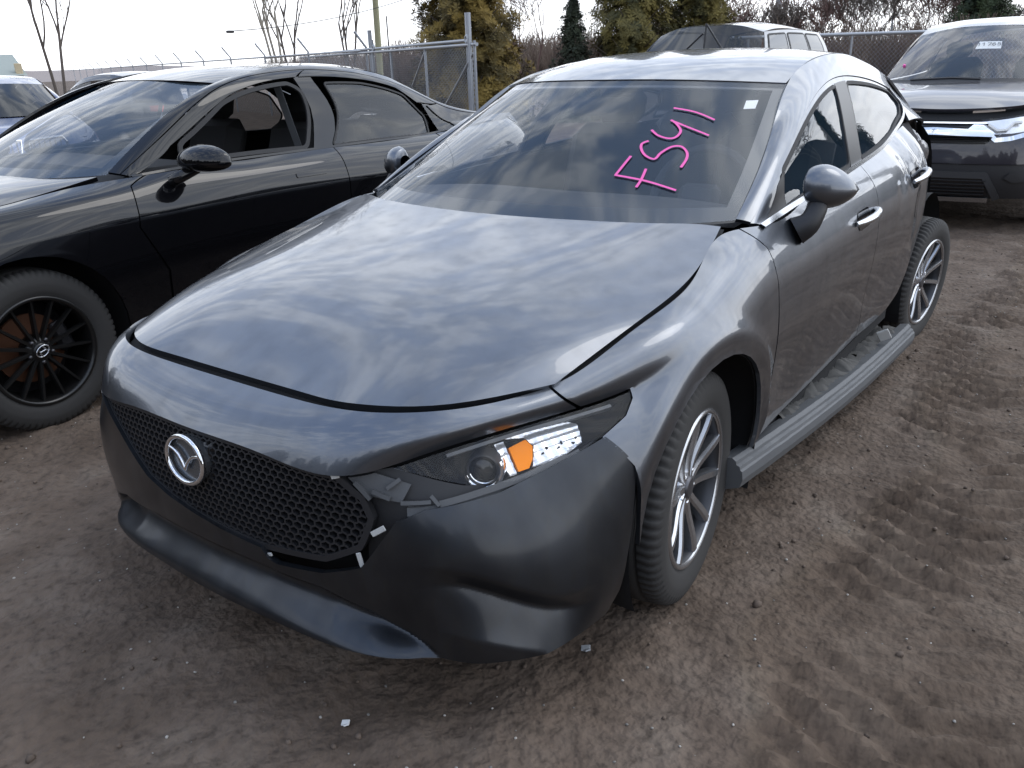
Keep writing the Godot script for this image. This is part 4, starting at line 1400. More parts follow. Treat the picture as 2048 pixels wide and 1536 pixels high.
	# painted door frames in two pieces that meet at the pillar
	two_sides("front_door_frame", car, panel(gh, pv("0.0,0.03 0.06,0.06 0.30,%s 0.75,%s 1.275,%s 1.40,%s 0.0,%s" % [c2 - 0.045, c2 - 0.022, c2 - 0.014, c3 - 0.018, c3 - 0.018]), 0.03), paint)
	two_sides("rear_door_frame", car, panel(gh, pv("1.30,%s 2.06,%s 2.20,%s 2.42,%s 1.406,%s" % [c2 - 0.014, c2 - 0.012, c2 - 0.05, c3 - 0.018, c3 - 0.018]), 0.03), paint)
	two_sides("rear_pillar", car, panel(gh, pv("2.50,0.0 %s,0.0 %s,%s 2.43,%s 2.30,%s 2.46,0.10" % [ge, ge, c3 - 0.018, c3 - 0.018, c2 - 0.03]), 0.04), paint)
	two_sides("door_pillar", car, panel(gh, pv("1.055,0.004 1.20,0.004 1.40,%s 1.26,%s" % [c2 - 0.012, c2 - 0.012]), 0.04, {"inset": 0.004}), M.gloss_black)
	var wf := rounded(pv("0.286,0.024 0.357,0.166 0.675,0.216 0.924,0.213 1.164,0.213 1.202,0.183 1.013,0.008"), 0.03)
	var wr := rounded(pv("1.193,0.004 1.443,0.207 1.760,0.217 2.091,0.208 2.193,0.124 2.143,0.007"), 0.02)
	var wq := rounded(pv("2.280,0.005 2.253,0.248 2.537,0.232 2.564,0.026"), 0.02)
	for s in 2:
		# the front left window is wound down
		if s == 1:
			add("window", panel(gh, wf, 0.06, {"inset": 0.012, "flange": 0.0}).mirrored().mesh(), M.tinted_glass, d1[s])
		for w in [wr, wq]:
			var gg := panel(gh, w, 0.05, {"inset": 0.006, "flange": 0.0})
			add("window", (gg if s == 0 else gg.mirrored()).mesh(), M.tinted_glass, d2[s])
		var sg := strip(gh, wf + PackedVector2Array([wf[0]]), 0.022, -0.002, 0.012)
		add("window_seal", (sg if s == 0 else sg.mirrored()).mesh(), M.rubber, d1[s])
		var s2 := strip(gh, wr + PackedVector2Array([wr[0]]), 0.012, 0.001, 0.008)
		add("window_seal", (s2 if s == 0 else s2.mirrored()).mesh(), M.rubber, d2[s])
	var ch := strip(gh, curve2(pv("0.0,0.002 0.8,0.0 1.6,0.0 2.2,0.002 2.66,0.01"), 8), 0.012, 0.004, 0.01)
	two_sides("belt_trim", car, ch, M.gloss_black)
	add("windshield", panel(ws, rect(0, 0, ws.ut[3], ws.vt[6]), 0.05, {"flange": 0.0, "inset": 0.003}).mesh(), M.glass, car)
	var bd := Geo.new()
	bd.join(panel(ws, rect(0, 0, 0.07, ws.vt[6]), 0.04, {"flange": 0.0, "inset": 0.007}))
	bd.join(panel(ws, rect(0.07, 0, ws.ut[3], 0.05), 0.04, {"flange": 0.0, "inset": 0.007}))
	bd.join(panel(ws, rect(0.07, ws.vt[6] - 0.05, ws.ut[3], ws.vt[6]), 0.04, {"flange": 0.0, "inset": 0.007}))
	add("glass_border", bd.mesh(), M.frit, car)
	add("roof", panel(rf, shrink(rect(0, 0, rf.ut[5], rf.vt[4]), 0.004), 0.06).mesh(), paint, car)
	add("headliner", panel(rf, rect(0.02, 0.02, rf.ut[4], rf.vt[4] - 0.02), 0.1, {"inset": 0.04, "flange": 0.0}).mesh(), M.interior_dark, car)
	var tr := Geo.new()
	tr.box(Transform3D(Basis(), Vector3(0, 0.9, -3.6)), Vector3(1.3, 0.3, 0.6), 0.08)
	add("trunk_lid", tr.mesh(), paint, car)
	for s in [1.0, -1.0]:
		mirror_at(car, Vector3(0.885, 1.025, -0.82), 0.27, 0.060, s, paint, Vector3(0.885, 0.945, -0.74), 0.028)
	# cabin things seen through the open window
	for x in [0.40, -0.40]:
		for z in [-1.75, -2.6]:
			add("seat", seat_mesh(Vector3(x, 0, z)), M.interior_dark, car)
	add("cabin_floor", boxed(Vector3(0, 0.35, -1.9), Vector3(1.6, 0.04, 2.6), 0.0), M.interior_dark, car)
	add("dashboard", boxed(Vector3(0, 0.87, -0.85), Vector3(1.45, 0.24, 0.5), 0.06), M.interior_dark, car)
	add("rear_mirror", boxed(Vector3(0.0, 1.29, -1.22), Vector3(0.24, 0.065, 0.03), 0.014), M.interior_dark, car)
	add("seat_belt", boxed(Vector3(0.60, 1.05, -1.72), Vector3(0.045, 0.6, 0.006), 0.001, Vector3(0.2, 0.3, 0.15)), M.grey_plastic, car)
	var ug := Geo.new()
	ug.box(Transform3D(Basis(), Vector3(0, 0.22, -1.5)), Vector3(1.3, 0.05, 4.4))
	ug.box(Transform3D(Basis(), Vector3(0, 0.23, -1.42)), Vector3(1.74, 0.05, 1.8))
	add("underbody", ug.mesh(), dark, car)
	for z in [0.0, -2.84]:
		for s in [1.0, -1.0]:
			var lg := Geo.new()
			lg.lathe(PackedVector2Array([Vector2(0.55 * s, 0.03), Vector2(0.56 * s, 0.42), Vector2(0.89 * s, 0.43)]), Transform3D(Basis(), Vector3(0, 0.34, z)), 36, deg_to_rad(-115), deg_to_rad(115))
			add("wheel_housing", lg.mesh(), dark, car)
			var w := wheel(car, Vector3(0.80 * s, 0.335, z), deg_to_rad(4.0) if z == 0.0 else 0.0, 0.0, s, "fifteen_spoke", 0.342)
			if s > 0.0 and z == 0.0:
				wheel_badge(w)
	# panel line highlights: door handles, flush
	for u in [2.98, 3.95]:
		var hg := panel(fl, rounded(rect(u - 0.11, 0.668, u + 0.11, 0.694), 0.012), 0.03, {"inset": -0.004, "flange": 0.006})
		two_sides("handle", car, hg, paint)

func wheel_badge(w: Node3D) -> void:
	var half := 0.342 * 0.31
	var x := half * 0.80
	var ring := PackedVector3Array()
	for k in 32:
		ring.append(Vector3(x, 0.021 * cos(TAU * k / 32), 0.030 * sin(TAU * k / 32)).rotated(Vector3.RIGHT, 0.5))
	add("badge", tubed(ring, 0.0035, 6, true), M.satin_chrome, w)
	for s in [[-0.012, 0.020, -0.016, -0.020], [0.012, 0.020, 0.016, -0.020], [-0.013, -0.004, 0.013, 0.004]]:
		add("badge_stroke", tubed(PackedVector3Array([Vector3(x, s[1] * 0.9, s[0]).rotated(Vector3.RIGHT, 0.5), Vector3(x, s[3] * 0.9, s[2]).rotated(Vector3.RIGHT, 0.5)]), 0.0034, 6), M.satin_chrome, w)

func seat_mesh(at: Vector3) -> ArrayMesh:
	var sg := Geo.new()
	sg.box(Transform3D(Basis.from_euler(Vector3(-0.35, 0, 0)), at + Vector3(0, 0.80, -0.10)), Vector3(0.50, 0.68, 0.16), 0.07)
	sg.box(Transform3D(Basis.from_euler(Vector3(0.1, 0, 0)), at + Vector3(0, 0.46, 0.22)), Vector3(0.50, 0.16, 0.52), 0.06)
	sg.box(Transform3D(Basis.from_euler(Vector3(-0.25, 0, 0)), at + Vector3(0, 1.20, -0.22)), Vector3(0.25, 0.16, 0.09), 0.04)
	return sg.mesh()

func mirror_at(car: Node3D, c: Vector3, length: float, tall: float, s: float, paint: Material, foot: Vector3, thick: float) -> void:
	# a rounded shell with a flat belly, on a short stalk
	var g := Geo.new()
	var nu := 26
	var nv := 24
	for i in nu + 1:
		var w := float(i) / nu
		var half := tall * pow(maxf(sin(PI * clampf(0.06 + w * 0.94, 0, 1)), 0.0), 0.42) + 0.001
		for j in nv:
			var t := TAU * j / nv
			var y := sin(t)
			y = y * half * (1.25 if y > 0.0 else 0.75)
			var z := cos(t)
			z *= 0.085 * half / tall if z > 0.0 else 0.045 * half / tall
			g.point(c + Vector3(length * w, y, z - 0.05 * w), Vector3.UP)
	for i in nu:
		for j in nv:
			var a := i * nv + j
			var b := i * nv + (j + 1) % nv
			g.ix.append_array([a, b, b + nv, a, b + nv, a + nv])
	fix_normals(g, c + Vector3(length * 0.5, 0, 0))
	var m := add("door_mirror", sided2(s, g), paint, car)
	var st := Geo.new()
	st.tube(curve(PackedVector3Array([foot, foot + Vector3(0.04, 0.02, -0.02), c + Vector3(0.05, -tall * 0.5, -0.02)]), 4), thick, 10)
	add("mirror_stalk", sided2(s, st), M.gloss_black, m)

func fix_normals(g: Geo, middle: Vector3) -> void:
	g.smooth()
	var d := 0.0
	for k in g.v.size():
		d += g.n[k].dot(g.v[k] - middle)
	if d < 0.0:
		for k in g.n.size():
			g.n[k] = -g.n[k]
		for k in range(0, g.ix.size(), 3):
			var q := g.ix[k + 1]
			g.ix[k + 1] = g.ix[k + 2]
			g.ix[k + 2] = q

# ---------- the dark crossover behind ----------
func build_crossover() -> void:
	var car := thing("crossover", "dark crossover with a chrome grille bar and a white paper inside its windshield", "car", Vector3(0.33, 0, -6.5))
	var fl := Loft.new(rows_of("""0,0.26,0.86 0.35,0.26,0.83 0.62,0.26,0.74 0.8,0.27,0.55 0.88,0.28,0.38 0.9,0.28,0 0.89,0.28,-0.5 0.88,0.28,-1.4 0.88,0.28,-2.6 0.86,0.3,-3.2 0.7,0.35,-3.55 0,0.35,-3.65
0,0.38,0.91 0.35,0.38,0.88 0.64,0.38,0.78 0.82,0.38,0.57 0.9,0.39,0.38 0.92,0.4,0 0.905,0.4,-0.5 0.9,0.4,-1.4 0.91,0.4,-2.6 0.88,0.45,-3.2 0.72,0.5,-3.6 0,0.5,-3.7
0,0.53,0.92 0.35,0.53,0.89 0.64,0.53,0.79 0.83,0.54,0.57 0.905,0.55,0.37 0.925,0.56,0 0.91,0.56,-0.5 0.905,0.56,-1.4 0.92,0.56,-2.6 0.89,0.6,-3.2 0.73,0.65,-3.62 0,0.65,-3.72
0,0.68,0.9 0.35,0.68,0.87 0.63,0.69,0.77 0.82,0.7,0.55 0.9,0.72,0.35 0.92,0.74,0 0.915,0.75,-0.5 0.915,0.76,-1.4 0.92,0.78,-2.6 0.88,0.82,-3.2 0.72,0.85,-3.6 0,0.85,-3.7
0,0.8,0.86 0.33,0.8,0.84 0.6,0.81,0.74 0.78,0.84,0.53 0.87,0.87,0.33 0.905,0.9,0 0.905,0.91,-0.5 0.905,0.93,-1.4 0.9,0.96,-2.6 0.86,0.98,-3.2 0.7,1,-3.55 0,1,-3.65
0,0.9,0.79 0.32,0.905,0.78 0.58,0.92,0.68 0.74,0.95,0.49 0.81,0.985,0.3 0.845,1.02,0 0.855,1.04,-0.5 0.86,1.06,-1.4 0.85,1.09,-2.6 0.81,1.1,-3.15 0.66,1.1,-3.5 0,1.1,-3.6
0,0.945,0.7 0.31,0.955,0.69 0.56,0.975,0.6 0.69,1,0.44 0.74,1.03,0.26 0.765,1.07,0 0.8,1.11,-0.55 0.81,1.13,-1.4 0.8,1.16,-2.6 0.76,1.18,-3.1 0.62,1.18,-3.4 0,1.18,-3.5"""), [5], true, 1.0)
	var hd := Loft.new(both(rows_of("""0,0.945,0.7 0,1.03,0.45 0,1.09,0.1 0,1.125,-0.25
0.3,0.955,0.69 0.31,1.035,0.44 0.32,1.088,0.08 0.33,1.12,-0.28
0.55,0.975,0.6 0.6,1.03,0.38 0.63,1.075,0.02 0.62,1.115,-0.38
0.69,1,0.44 0.735,1.035,0.25 0.76,1.07,-0.05 0.74,1.115,-0.48""")), [], false, -1.0)
	var ws := Loft.new(both(rows_of("""0,1.13,-0.24 0,1.29,-0.48 0,1.45,-0.76 0,1.585,-1.05
0.35,1.127,-0.28 0.33,1.285,-0.53 0.31,1.44,-0.81 0.29,1.575,-1.09
0.6,1.12,-0.4 0.565,1.275,-0.65 0.535,1.42,-0.91 0.5,1.55,-1.17
0.755,1.12,-0.53 0.715,1.265,-0.77 0.67,1.4,-1 0.63,1.52,-1.24""")), [], false, -1.0)
	var rf := Loft.new(both(rows_of("""0,1.585,-1.05 0,1.645,-1.4 0,1.67,-2 0,1.65,-2.8 0,1.6,-3.4
0.3,1.575,-1.09 0.29,1.637,-1.42 0.28,1.662,-2 0.28,1.64,-2.8 0.27,1.59,-3.4
0.63,1.52,-1.24 0.61,1.6,-1.55 0.59,1.62,-2.1 0.58,1.6,-2.8 0.56,1.55,-3.4""")), [], false, -1.0)
	var gh := Loft.new(rows_of("""0.79,1.11,-0.62 0.805,1.125,-1 0.81,1.135,-1.5 0.81,1.14,-2 0.8,1.16,-2.6 0.76,1.18,-3.2
0.785,1.115,-0.6 0.755,1.24,-0.92 0.745,1.32,-1.4 0.735,1.33,-2 0.73,1.33,-2.6 0.7,1.32,-3.25
0.775,1.12,-0.58 0.71,1.35,-0.98 0.665,1.49,-1.4 0.645,1.52,-2 0.64,1.5,-2.6 0.63,1.44,-3.3
0.755,1.12,-0.53 0.69,1.365,-0.92 0.625,1.53,-1.26 0.59,1.62,-2.05 0.58,1.6,-2.7 0.565,1.55,-3.35"""), [], false, 1.0)
	var paint := mat("dark_plum_paint", lin(0.022, 0.020, 0.028), 0.3, 0.3, {"clearcoat_enabled": true, "clearcoat": 1.0, "clearcoat_roughness": 0.03})
	var dark: Material = M.shadow_black
	var v := fl.vt
	add("hood", panel(hd, shrink(rect(0, 0, hd.ut[3], hd.vt[6]), 0.004), 0.05, {"flange": 0.02}).mesh(), paint, car)
	add("windshield", panel(ws, rect(0, 0, ws.ut[3], ws.vt[6]), 0.06, {"flange": 0.0}).mesh(), M.glass, car)
	add("roof", panel(rf, rect(0, 0, rf.ut[4], rf.vt[4]), 0.08, {"flange": 0.02}).mesh(), paint, car)
	add("cowl", panel(ws, rect(-0.03, 0.05, 0.02, ws.vt[6] - 0.05), 0.05, {"inset": -0.006, "flange": 0.01}).mesh(), M.black_plastic, car)
	add("wiper", strip(ws, pv("0.015,%s 0.03,%s 0.012,%s" % [ws.vt[6] * 0.20, ws.vt[6] * 0.42, ws.vt[6] * 0.56]), 0.018, 0.014, 0.01).mesh(), M.black_plastic, car)
	# sides
	two_sides("side_panel", car, panel(fl, PackedVector2Array([Vector2(0.95, v[1]), Vector2(5.0, v[1]), Vector2(5.0, v[6]), Vector2(0.72, v[6]), Vector2(0.95, v[4])]), 0.08), paint)
	two_sides("side_cladding", car, panel(fl, rect(0.9, 0.0, 5.0, v[1] - 0.004), 0.08), M.black_plastic)
	two_sides("roof_rail", car, panel(gh, rect(0, gh.vt[2] + 0.004, gh.ut[5], gh.vt[3]), 0.06), paint)
	two_sides("side_window", car, panel(gh, rounded(pv("0.22,0.02 2.2,0.02 2.1,%s 0.45,%s" % [gh.vt[2] - 0.02, gh.vt[2] - 0.02]), 0.05), 0.08, {"flange": 0.0}), M.tinted_glass)
	two_sides("rear_pillar", car, panel(gh, rect(2.2, 0.0, gh.ut[5], gh.vt[2]), 0.1), paint)
	# front: dark slot under the hood, chrome bar, grille, bumper, lower intake
	add("hood_slot", panel(fl, rect(-0.95, v[4] + 0.05, 0.95, v[6] + 0.02), 0.05, {"inset": 0.05, "flange": 0.0}).mesh(), dark, car)
	var bar := Geo.new()
	bar.join(panel(fl, pv("-0.345,0.696 0.345,0.696 0.365,0.672 -0.365,0.672"), 0.02, {"disp": "bar", "flange": 0.03}))
	var thick := panel(fl, pv("-0.02,0.548 -0.02,0.618 0.231,0.611 0.268,0.666 0.331,0.657 0.405,0.570 0.382,0.543 0.3,0.548"), 0.02, {"disp": "bar", "flange": 0.03})
	bar.join(thick)
	bar.join(thick.mirrored())
	add("chrome_bar", bar.mesh(), M.chrome, car)
	add("grille_slot", panel(fl, pv("-0.30,0.646 0.30,0.646 0.335,0.672 -0.335,0.672"), 0.03, {"inset": -0.010, "flange": 0.0}).mesh(), M.gloss_black, car)
	for s in [1.0, -1.0]:
		var wing := strip(fl, pv("0.294,0.679 0.358,0.621 0.415,0.533 0.514,0.542 0.605,0.568 0.80,0.585 0.98,0.63"), 0.034, 0.012, 0.03)
		add("chrome_wing", sided2(s, wing), M.chrome, car)
		var lamp := panel(fl, pv("0.309,0.723 0.422,0.579 0.600,0.609 0.98,0.66 0.99,0.745 0.594,0.748"), 0.03, {"flange": 0.0})
		var l := add("headlight", sided2(s, lamp), M.clear_lens, car)
		var bowl := panel(fl, pv("0.309,0.723 0.422,0.579 0.600,0.609 0.98,0.66 0.99,0.745 0.594,0.748"), 0.03, {"inset": 0.04, "flange": -0.03})
		add("bowl", sided2(s, bowl), M.bright_reflector, l)
		add("light_line", sided2(s, strip(fl, pv("0.358,0.692 0.435,0.629 0.502,0.635 0.548,0.691 0.606,0.690"), 0.016, -0.008, 0.02)), M.white_paper, l)
		add("fog_pocket", sided2(s, panel(fl, pv("0.50,0.20 0.56,0.165 0.95,0.19 0.95,0.255 0.54,0.245"), 0.03, {"inset": -0.004, "flange": 0.0})), M.black_plastic, car)
	add("upper_grille", panel(fl, pv("-0.46,0.596 0.46,0.596 0.34,0.50 -0.34,0.50"), 0.03, {"inset": 0.02, "flange": 0.0}).mesh(), M.gloss_black, car)
	for k in 5:
		add("grille_slat", strip(fl, PackedVector2Array([Vector2(-0.42 + k * 0.018, 0.585 - k * 0.018), Vector2(0.42 - k * 0.018, 0.585 - k * 0.018)]), 0.008, -0.004, 0.012).mesh(), M.black_plastic, car)
	add("front_bumper", panel(fl, pv("-0.95,0.31 0.95,0.31 0.95,0.66 0.70,0.612 0.53,0.592 0.46,0.592 0.345,0.495 -0.345,0.495 -0.46,0.592 -0.53,0.592 -0.70,0.612 -0.95,0.66"), 0.04).mesh(), paint, car)
	add("bumper_skin", panel(fl, pv("-0.95,0.02 0.95,0.02 0.95,0.306 -0.95,0.306"), 0.04, {"inset": 0.012}).mesh(), M.black_plastic, car)
	var frame := strip(fl, pv("-0.48,0.02 -0.38,0.22 0.38,0.22 0.48,0.02"), 0.05, 0.006, 0.03)
	add("intake_frame", frame.mesh(), mat("dark_cladding", lin(0.035, 0.035, 0.037), 0.6), car)
	add("lower_intake", panel(fl, pv("-0.42,0.045 0.42,0.045 0.36,0.20 -0.36,0.20"), 0.03, {"inset": 0.0, "flange": 0.0}).mesh(), M.gloss_black, car)
	for k in 5:
		add("intake_slat", strip(fl, PackedVector2Array([Vector2(-0.39, 0.065 + k * 0.028), Vector2(0.39, 0.065 + k * 0.028)]), 0.007, 0.010, 0.01).mesh(), M.black_plastic, car)
	add("skid_plate", strip(fl, pv("-0.42,0.018 0.42,0.018"), 0.04, 0.014, 0.03).mesh(), M.satin_chrome, car)
	add("door_seal", strip(gh, pv("0.0,%s 1.0,%s" % [gh.vt[3] - 0.006, gh.vt[3] - 0.006]), 0.012, 0.004).mesh(), M.rubber, car)
	# the paper behind the glass, with a row of figures
	var pw := panel(ws, pv("0.50,0.71 0.50,0.92 0.62,0.91 0.62,0.72"), 0.05, {"inset": 0.02, "flange": 0.0})
	var paper := add("paper", pw.mesh(), M.white_paper, car)
	var tm := TextMesh.new()
	var font := SystemFont.new()
	font.font_names = PackedStringArray(["Droid Sans"])
	tm.font = font
	tm.text = "11765"
	tm.font_size = 12
	tm.pixel_size = 0.006
	tm.depth = 0.002
	var ink := add("paper_figures", tm, M.black_plastic, paper)
	var nn := ws.normal(0.56, 0.815)
	ink.transform = Transform3D(Basis.looking_at(-nn, Vector3.UP), ws.off(0.56, 0.815, -0.012))
	# a pink dab low on the glass
	add("pink_dab", tubed(PackedVector3Array([ws.off(0.26, 0.115, 0.003), ws.off(0.24, 0.125, 0.003)]), 0.014, 8), M.pink_marker, car)
	add("cabin_floor", boxed(Vector3(0, 0.5, -2.0), Vector3(1.6, 0.04, 3.0), 0.0), M.interior_dark, car)
	add("dashboard", boxed(Vector3(0, 1.02, -0.70), Vector3(1.45, 0.2, 0.6), 0.06), M.interior_dark, car)
	for x in [0.4, -0.4]:
		add("seat", seat_mesh(Vector3(x, 0.18, -1.9)), M.interior_dark, car)
	mirror_at(car, Vector3(0.90, 1.16, -0.85), 0.22, 0.06, 1.0, paint, Vector3(0.86, 1.10, -0.78), 0.03)
	mirror_at(car, Vector3(0.90, 1.16, -0.85), 0.22, 0.06, -1.0, paint, Vector3(0.86, 1.10, -0.78), 0.03)
	var ug := Geo.new()
	ug.box(Transform3D(Basis(), Vector3(0, 0.30, -1.5)), Vector3(1.3, 0.06, 4.2))
	add("underbody", ug.mesh(), dark, car)
	for z in [0.0, -2.66]:
		for s in [1.0, -1.0]:
			wheel(car, Vector3(0.80 * s, 0.35, z), 0.0, 0.0, s, "ten_spoke", 0.355)

# ---------- cars farther off ----------
func small_car(called: String, label: String, at: Vector3, turn: float, paint: Material, scale_ := Vector3.ONE, group := "") -> Node3D:
	# a whole hatchback body in few pieces
	var car := thing(called, label, "car", at, turn, group)
	var S := func_scale(scale_)
	var bodies := [
		["body", panel(FL, rect(-5.55, 0.0, 5.55, FL.vt[6]), 0.12, {"flange": 0.0}), paint],
		["hood", panel(HD, rect(0, 0, HD.ut[4], HD.vt[8]), 0.12, {"flange": 0.0}), paint],
		["windshield", panel(WS, rect(0.03, 0.05, WS.ut[3], WS.vt[6] - 0.05), 0.12, {"flange": 0.0}), M.tinted_glass],
		["roof", panel(RF, rect(0, 0, RF.ut[5], RF.vt[6]), 0.12, {"flange": 0.0}), paint],
	]
	var rails := panel(GH, rect(0, GH.vt[2], GH.ut[9], GH.vt[4]), 0.1, {"flange": 0.0})
	rails.join(panel(GH, rect(2.3, 0, GH.ut[9], GH.vt[2]), 0.12, {"flange": 0.0}))
	rails.join(rails.mirrored())
	bodies.append(["roof_rails", rails, paint])
	for b in bodies:
		var o := Geo.new()
		o.join(b[1], S)
		add(b[0], o.mesh(), b[2], car)
	for s in [1.0, -1.0]:
		for w in ["0.2,0.01 1.05,0.01 1.14,0.19 0.29,0.19", "1.2,0.01 1.9,0.01 2.29,0.11 2.2,0.19 1.33,0.19"]:
			var o := Geo.new()
			var q := panel(GH, rounded(pv(w), 0.03), 0.1, {"flange": 0.0})
			o.join(q if s > 0.0 else q.mirrored(), S)
			add("window", o.mesh(), M.tinted_glass, car)
		for z in [0.0, -2.725]:
			var wg := Geo.new()
			wg.lathe(PackedVector2Array([Vector2(0.70 * s, 0.20), Vector2(0.70 * s, 0.32), Vector2(0.89 * s, 0.325), Vector2(0.905 * s, 0.29), Vector2(0.905 * s, 0.21)]), Transform3D(Basis(), Vector3(0, 0.325, z)), 28, 0.0, TAU, false)
			var o := Geo.new()
			o.join(wg, S)
			var wn := add("wheel", o.mesh(), M.tyre_rubber, car)
			var rg := Geo.new()
			rg.lathe(PackedVector2Array([Vector2(0.895 * s, 0.22), Vector2(0.88 * s, 0.16), Vector2(0.90 * s, 0.001)]), Transform3D(Basis(), Vector3(0, 0.325, z)), 20)
			var o2 := Geo.new()
			o2.join(rg, S)
			add("rim", o2.mesh(), M.alloy, wn)
	var tg := Loft.new(both(rows_of("0,1.34,-3.1 0,1.22,-3.3 0,1.07,-3.42 0,0.9,-3.56\n.38,1.31,-3.1 .42,1.2,-3.27 .47,1.06,-3.38 .45,0.9,-3.52\n.50,1.265,-3.1 .56,1.16,-3.22 .62,1.04,-3.30 .6,0.9,-3.45")), [], false, -1.0)
	var o := Geo.new()
	o.join(panel(tg, rect(0, 0, tg.ut[3], tg.vt[4]), 0.1, {"flange": 0.0}), S)
	var gate := add("tailgate", o.mesh(), paint, car)
	var o2 := Geo.new()
	o2.join(panel(tg, rounded(rect(0.03, 0.08, tg.ut[2] - 0.03, tg.vt[4] - 0.08), 0.06), 0.1, {"flange": 0.0, "inset": -0.006}), S)
	add("rear_window", o2.mesh(), M.tinted_glass, gate)
	for s in [1.0, -1.0]:
		var lg := panel(FL, pv("0.62,0.585 0.70,0.50 1.0,0.49 1.12,0.56"), 0.05, {"inset": -0.006, "flange": 0.0})
		var o3 := Geo.new()
		o3.join(lg if s > 0.0 else lg.mirrored(), S)
		add("headlight", o3.mesh(), M.satin_chrome, car)
		var tl := panel(FL, pv("4.85,0.60 5.25,0.60 5.25,0.50 4.85,0.52"), 0.06, {"inset": -0.006, "flange": 0.0})
		var o4 := Geo.new()
		o4.join(tl if s > 0.0 else tl.mirrored(), S)
		add("tail_light", o4.mesh(), mat("red_lens", lin(0.45, 0.012, 0.012), 0.15), car)
	var gg := Geo.new()
	gg.join(panel(FL, pv("-0.5,0.57 0.5,0.57 0.4,0.33 -0.4,0.33"), 0.06, {"inset": -0.004, "flange": 0.0}), S)
	add("grille", gg.mesh(), M.gloss_black, car)
	return car

func func_scale(k: Vector3) -> Transform3D:
	return Transform3D(Basis.from_scale(k), Vector3.ZERO)

func build_far_cars() -> void:
	var white := mat("white_paint", lin(0.75, 0.76, 0.77), 0.3, 0.0, {"clearcoat_enabled": true, "clearcoat": 1.0, "clearcoat_roughness": 0.05})
	var slate := mat("slate_paint", lin(0.04, 0.045, 0.055), 0.3, 0.5, {"clearcoat_enabled": true, "clearcoat": 1.0, "clearcoat_roughness": 0.05})
	var blue := mat("blue_paint", lin(0.02, 0.045, 0.14), 0.3, 0.3, {"clearcoat_enabled": true, "clearcoat": 1.0, "clearcoat_roughness": 0.03})
	small_car("white_car", "white car parked beyond the blue car at the left edge", Vector3(-17.9, 0.0, -5.6), deg_to_rad(55), white, Vector3(1.03, 1.02, 1.0))
	small_car("grey_hatchback", "slate grey hatchback seen from behind between the white car and the black sedan", Vector3(-14.4, 0.0, -6.6), deg_to_rad(-88), slate, Vector3(1.0, 1.0, 0.95))
	var b := small_car("blue_car", "blue car with an upright-barred grille at the left edge", Vector3(-8.8, 0.0, -2.75), deg_to_rad(72), blue)
	for s in [1.0, -1.0]:
		var frame := PackedVector3Array()
		for q in [Vector2(0.04, 0.78), Vector2(0.36, 0.80), Vector2(0.40, 0.74), Vector2(0.34, 0.56), Vector2(0.06, 0.55)]:
			frame.append(Vector3(q.x * s, q.y, 0.98))
		var ring := add("grille_frame", tubed(frame, 0.018, 8, true), M.chrome, b)
		for k in 6:
			add("grille_bar", boxed(Vector3((0.08 + k * 0.052) * s, 0.67, 0.965), Vector3(0.014, 0.21, 0.03), 0.004), M.satin_chrome, ring)
	small_car("white_hatchback", "small white car with red tail lights far behind the dark crossover", Vector3(-14.3, 0.0, -63.0), deg_to_rad(-170), white)
	build_boxy()

